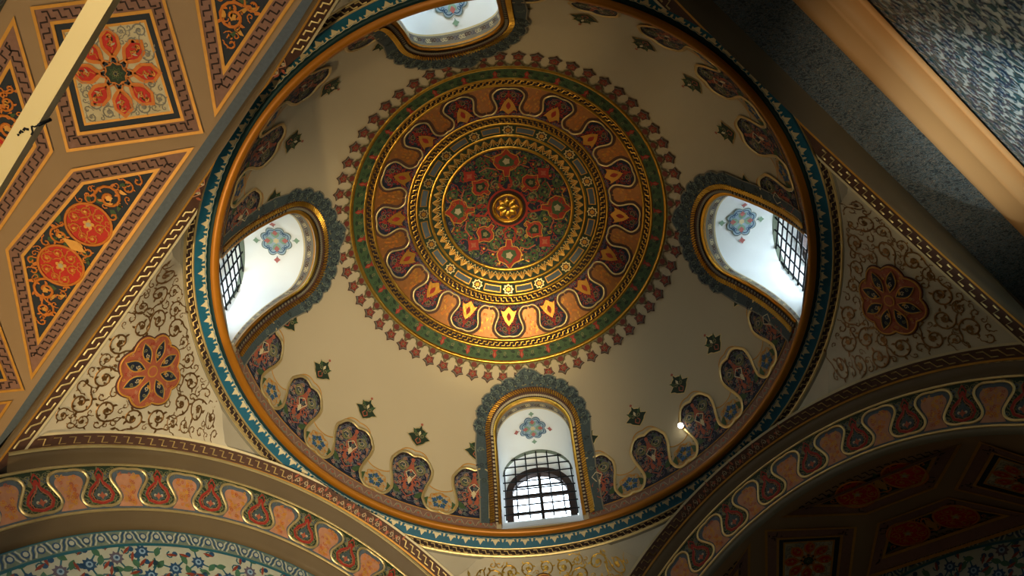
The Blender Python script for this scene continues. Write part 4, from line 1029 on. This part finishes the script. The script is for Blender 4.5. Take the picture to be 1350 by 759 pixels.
# strip between upper-left arch edge and that ceiling
def straight_side(az, nb, idx, prof, zt=-.1):
    t, org = arch_trim(az, idx); N, M = f_planew(az); mb = MB(); F = f_archedge(az); us = np.linspace(-SIDE[az][1], SIDE[az][1], 91)
    E0 = F(np.stack([us, np.zeros(91)], 1), np.full(91, .006)); B = nb * N + np.outer(us, M); B[:, 2] = np.minimum(zt, zt)
    Cn = E0.copy(); Cn += N * .012; Cn[:, 2] += .0
    rows = [E0, Cn, Cn * .35 + B * .65, B]; f = [(j * 91 + i, j * 91 + i + 1, (j + 1) * 91 + i + 1, (j + 1) * 91 + i) for j in range(3) for i in range(90)]
    mb.raw(np.concatenate(rows), f, 'mould_brown'); mb.build('cove_molding', t, origin=org)
    # spandrel walls running on beyond the corners
    for sg in (1, -1):
        mb.poly([(0, 0), (1, 0), (0, 1)], f_plane((0, 0, -9), (.001, 0, 0), (0, .001, 0)), 0, 'mould_brown') if False else None
    for nm_, m, pts in prof:
        mb = MB(); V = []
        uu = np.linspace(-2.0, 1.4, 20) if az == 225. else np.linspace(-1.14, 1.7, 20)
        for n_, z_ in pts: q = n_ * N + np.outer(uu, M); q[:, 2] = z_; V.append(q)
        f = [(j * 20 + i, j * 20 + i + 1, (j + 1) * 20 + i + 1, (j + 1) * 20 + i) for j in range(len(pts) - 1) for i in range(19)]; mb.raw(np.concatenate(V), f, m)
        mb.build(nm_, t, origin=org)
straight_side(225., 1.066, 4, [('painted_soffit', 'grey_blue', [(1.066, -.1), (1.093, -.1)])])
straight_side(315., 1.100, 5, [('painted_soffit', 'painted_scrolls', [(1.100, -.1), (1.245, -.1)]), ('beam_molding', 'beam_orange', [(1.245, -.098), (1.25, -.112), (1.262, -.116), (1.30, -.116), (1.308, -.109), (1.312, -.116), (1.36, -.112), (1.368, -.10), (1.372, -.14)])])
# tile wall seen at a grazing angle, and the far wall of the side bay
tile_wall('UR', 315., 1.378, 1., 'wall of blue and white flowered tiles seen edge-on beyond the orange beam', fullrect=(-1.62, 1.13, -1.6, -.145))
tile_wall('UL', 225., 1.700, 1., 'dark tile strip in the top left corner behind the ceiling panels', fullrect=(-1.35, 1.9, -1.1, -.105))
# dark ceiling panels in the vault beyond the lower-right arch
def f_vault(p, h=0.):        # (n, arc u)
    N, M = f_planew(45.); r = 1.084 - .002 - np.reshape(h, -1); th = p[:, 1] / 1.084
    q = p[:, :1] * N + (r * np.sin(th))[:, None] * M; q[:, 2] = ZC + r * np.cos(th); return q
VP = [([(1.13, .02), (1.36, -.20), (1.59, .02), (1.36, .24)], 'flower', 'dim square ceiling panel with a red flower low in the dark vault'),
      ([(1.13, -.05), (1.33, -.26), (1.33, -.52), (1.13, -.73)], 'scroll', 'dim four-sided ceiling panel just behind the lower right arch'),
      ([(1.39, -.26), (1.60, -.05), (1.60, -.73), (1.39, -.52)], 'scroll', 'dim four-sided ceiling panel deep in the vault beside the far tile panel'),
      ([(1.13, -.78), (1.36, -.56), (1.59, -.78), (1.36, -1.0)], 'flower', 'dim square ceiling panel with flower at the right edge of the view'),
      ([(1.13, .09), (1.33, .30), (1.33, .52), (1.13, .73)][::-1], 'scroll', 'dim four-sided ceiling panel at the foot of the vault near the arch')]
for p, k, lab in VP: ceiling_panel(f_vault, p, k, lab, 'dim painted panels of the vault', cen(p, f_vault), dark=True)

# ------------------------------------------------------------------ tie beam with painted marks
N, M = f_planew(225.); zb = -1.70
mb = MB(); mb.box(1.072 * N - 1.03 * M + A([0, 0, zb]), N * .0165, M * 2.06, A([0, 0, .020]), 'beam_cream')
tb = mb.build('tie_beam', origin=tuple(1.08 * N + A([0, 0, zb]))); tag(tb, 'cream painted square tie beam crossing the top left corner under the ceiling', 'beam')
mk = MB(); Fb = f_plane(A([0, 0, zb]), N, M); sg = 1 if Fb(A([(0, 0)]), np.ones(1))[0][2] < zb else -1
Fb2 = lambda p, h=0.: Fb(p, sg * A(h) if np.ndim(h) else sg * h)
cam_items = []
MARKS = [[(1.0875, .4445), (1.0885, .4425)], [(1.0865, .449), (1.0875, .4465), (1.0862, .446)], [(1.0848, .4535), (1.0856, .4515), (1.0866, .4512)], [(1.0792, .4535), (1.0805, .4565), (1.0765, .4595)], [(1.0822, .4505), (1.079, .4532)]]
for q in MARKS: cam_items.append(q)

# ------------------------------------------------------------------ lit bulb standing in for a glint on the gold leaf
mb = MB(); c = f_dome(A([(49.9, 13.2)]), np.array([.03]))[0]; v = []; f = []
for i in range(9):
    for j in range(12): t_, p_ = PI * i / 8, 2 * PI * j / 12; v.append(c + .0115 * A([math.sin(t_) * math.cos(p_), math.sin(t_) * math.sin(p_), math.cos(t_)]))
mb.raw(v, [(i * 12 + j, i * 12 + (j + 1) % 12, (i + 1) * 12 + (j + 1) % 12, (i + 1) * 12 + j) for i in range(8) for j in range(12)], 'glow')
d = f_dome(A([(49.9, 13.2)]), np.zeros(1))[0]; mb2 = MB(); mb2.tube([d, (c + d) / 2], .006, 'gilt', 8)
lb = empty('wall_lamp', tuple(c), 'tiny glowing bead standing in for a glint on frieze between lower and right windows', 'lamp'); mb.build('glint_bead', lb, origin=tuple(c)); mb2.build('glint_stem', lb, origin=tuple(c))

# ------------------------------------------------------------------ lower walls, floor, outer shell
def wallplane(name, az, n_, u0, u1, z0, z1, m):
    N, M = f_planew(az); mb = MB(); mb.poly([(u0, z0), (u1, z0), (u1, z1), (u0, z1)], f_plane(n_ * N, M, A([0, 0, 1])), 0, m); return mb.build(name, kind='structure')
wallplane('wall_lower_left', 135., 1.14, -1.66, 1.04, FLOOR, .02, 'floor_dark')
wallplane('wall_side_return', 225., 1.045, -2.05, -1.10, FLOOR, -.11, 'floor_dark')
wallplane('wall_side_end', 135., 2.05, -1.72, 1.75, FLOOR, .02, 'floor_dark')
wallplane('wall_upper_right', 315., 1.39, -1.66, 1.72, FLOOR, .0, 'floor_dark')
wallplane('wall_lower_right', 45., 1.66, -1.40, 2.06, FLOOR, .0, 'floor_dark')
wallplane('wall_upper_left', 225., 1.72, -2.05, 1.40, FLOOR, .0, 'floor_dark')
mb = MB(); rgt = A(f_planew(45.)[0]); up_ = A(f_planew(135.)[0])
mb.poly([(-1.75, -1.42), (1.70, -1.42), (1.70, 2.05), (-1.75, 2.05)], f_plane((0, 0, FLOOR), rgt, up_), 0, 'floor_dark'); mb.build('floor', kind='structure')
# roof plates around the drum (four corner pieces) and the drum itself: unseen, added to keep stray sky light out
mb = MB(); sq = A([(-1.75, -1.42), (1.70, -1.42), (1.70, 2.08), (-1.75, 2.08)]); mb.poly(sq, f_plane((0, 0, -.02), rgt, up_), 0, 'stone', .3, [circle(0, 0, 1.30, 60)])
da = []
V = []; f = []; zz = [-.02, .0, 1.0, 1.15]; az_ = np.arange(0, 360, 2.)
for a in az_:
    for z in zz: V.append((1.30 * math.cos(math.radians(a)), 1.30 * math.sin(math.radians(a)), z))
for i, a in enumerate(az_):
    for j in range(3):
        gap = j == 1 and any(abs((a + 1 - w + 180) % 360 - 180) < 16 for w in WIN.values())
        if not gap: f.append((i * 4 + j, ((i + 1) % 180) * 4 + j, ((i + 1) % 180) * 4 + j + 1, i * 4 + j + 1))
mb.raw(V, f, 'stone'); mb.poly(circle(0, 0, 1.30, 60), f_plane((0, 0, 1.15), (1, 0, 0), (0, 1, 0)), 0, 'stone'); mb.build('roof_shield', kind='structure')
# triangular fillers closing the corners above the pendentive tips

# ------------------------------------------------------------------ camera
CC = A([-0.0041893974732314255, -1.240451900905299, -2.446233566303928])
CR = A([[0.9954090082271899, 0.08748919152359666, -0.03881427194614906], [0.0956667663230412, -0.8968977892949408, 0.4317664014014302], [0.0029624586840701138, -0.4334974012890916, -0.9011499469645158]])
cd = bpy.data.cameras.new('camera'); cd.sensor_width = 36; cd.lens = 1064.0044 / 1350 * 36; cd.clip_start = .05; cd.clip_end = 200
co = bpy.data.objects.new('camera', cd); col.objects.link(co)
mw = Matrix.Identity(4)
for i in range(3):
    for j in range(3): mw[i][j] = CR[j][i]
    mw[i][3] = CC[i] * S
co.matrix_world = mw; sc.camera = co

# painted marks on the beam: positions measured on its underside
def on_beam(px):
    out = []
    for x, y in px:
        d = CR.T @ A([(x - 675) / 1064.0044, -(y - 379.5) / 1064.0044, -1]); t_ = (zb - CC[2]) / d[2]; q = CC + d * t_; out.append((q @ N, q @ M))
    return out
for q, w in (([(23, 178), (25, 177.5), (26, 178)], .0022), ([(26, 176), (28, 172), (29.5, 174), (31, 173)], .0022), ([(31, 172), (33, 169), (35, 170), (38.5, 170.5)], .0024), ([(42, 166), (42.5, 170), (43.5, 174), (41.5, 178)], .0019), ([(42, 166), (46, 167), (50, 165)], .0014)):
    mk.line(densify(A(on_beam(q)), .002, False), Fb2, .0004, 'paint_black', w)
mo = mk.build('painted_mark', tb, origin=tuple(1.08 * f_planew(225.)[0] + A([0, 0, zb])), label='black painted scrawl')
rod = MB(); e0, e1 = on_beam([(50, 165), (67.5, 157)]); P0 = e0[0] * N + e0[1] * M + A([0, 0, zb + .001]); P1 = e1[0] * N + e1[1] * M + A([0, 0, zb - .001])
rod.tube([P0, P0 * .5 + P1 * .5, P1], .0016, 'iron', 8); rod.build('iron_pin', tb, origin=tuple(1.08 * N + A([0, 0, zb])))

# ------------------------------------------------------------------ light
w = bpy.data.worlds.new('world'); sc.world = w; w.use_nodes = True
bg = w.node_tree.nodes['Background']; bg.inputs[0].default_value = (.80, .91, 1.0, 1)
wt = w.node_tree; tcw = wt.nodes.new('ShaderNodeTexCoord'); sx = wt.nodes.new('ShaderNodeSeparateXYZ'); mr = wt.nodes.new('ShaderNodeMapRange')
dt = wt.nodes.new('ShaderNodeVectorMath'); dt.operation = 'DOT_PRODUCT'; dt.inputs[1].default_value = (.35, -.94, 0)
wt.links.new(tcw.outputs['Generated'], dt.inputs[0]); wt.links.new(dt.outputs['Value'], mr.inputs['Value'])
for k_, v_ in (('From Min', -1.), ('From Max', 1.), ('To Min', 2.), ('To Max', 25.)): mr.inputs[k_].default_value = v_
wt.links.new(mr.outputs[0], bg.inputs[1])
def lamp(nm, loc, target, power, colr, size=.25, spot=None, blend=.6):
    ld = bpy.data.lights.new(nm, 'SPOT' if spot else 'POINT'); ld.energy = power; ld.color = colr; ld.shadow_soft_size = size
    lo = bpy.data.objects.new(nm, ld); col.objects.link(lo); lo.location = A(loc) * S
    if spot:
        ld.spot_size = math.radians(spot); ld.spot_blend = blend
        lo.rotation_euler = (Vector(A(target) * S) - Vector(A(loc) * S)).to_track_quat('-Z', 'Y').to_euler()
    return lo
nu, mu_ = f_planew(225.)
lamp('uplight_side_ceiling', nu * 1.35 + mu_ * 1.2 + A([0, 0, -2.85]), nu * 1.25 - mu_ * .25 + A([0, 0, -.8]), 620, (1, .80, .54), .1, 70)
lamp('uplight_side_corner', nu * 1.30 - mu_ * 1.35 + A([0, 0, -2.2]), nu * 1.30 - mu_ * .80 + A([0, 0, -.1]), 1200, (1, .74, .42), .1, 85, 1.)
nr_, mr_ = f_planew(315.)
lamp('uplight_orange_beam', nr_ * .85 + mr_ * .0 + A([0, 0, -2.75]), nr_ * 1.50 + mr_ * .50 + A([0, 0, -.3]), 850, (1, .84, .60), .1, 30, .8)
lamp('uplight_dome', (.20, -1.30, -2.9), (-.70, .56, .15), 4400, (1, .84, .60), .22, 40, 1.)
lamp('tile_reflection_fill', nr_ * -.45 + mr_ * .25 + A([0, 0, -2.9]), nr_ * 1.378 + mr_ * .62 + A([0, 0, -.66]), 4200, (.76, .92, 1.), .1, 21, .8)  # unseen, added: stands in for window daylight reflected on the tiles
lamp('medallion_highlight_fill', (.30, -1.42, -2.92), (-.05, .41, .885), 4300, (1, .80, .44), .12, 14.5, 1.)  # narrow unseen light added to raise the gold highlight low on the medallion
lamp('hall_fill', (-.25, -.9, -2.75), (0, 0, 0), 60, (1, .82, .58), .15)  # unseen warm point light added as general fill

sc.view_settings.view_transform = 'Standard'; sc.view_settings.look = 'None'; sc.view_settings.gamma = 1; sc.view_settings.use_curve_mapping = False
sc.view_settings.exposure = 0.
sc.cycles.use_denoising = True; sc.cycles.max_bounces = 8; sc.cycles.diffuse_bounces = 5; sc.cycles.glossy_bounces = 3; sc.cycles.transparent_max_bounces = 8
sc.cycles.sample_clamp_indirect = 8; sc.cycles.caustics_reflective = False; sc.cycles.caustics_refractive = False
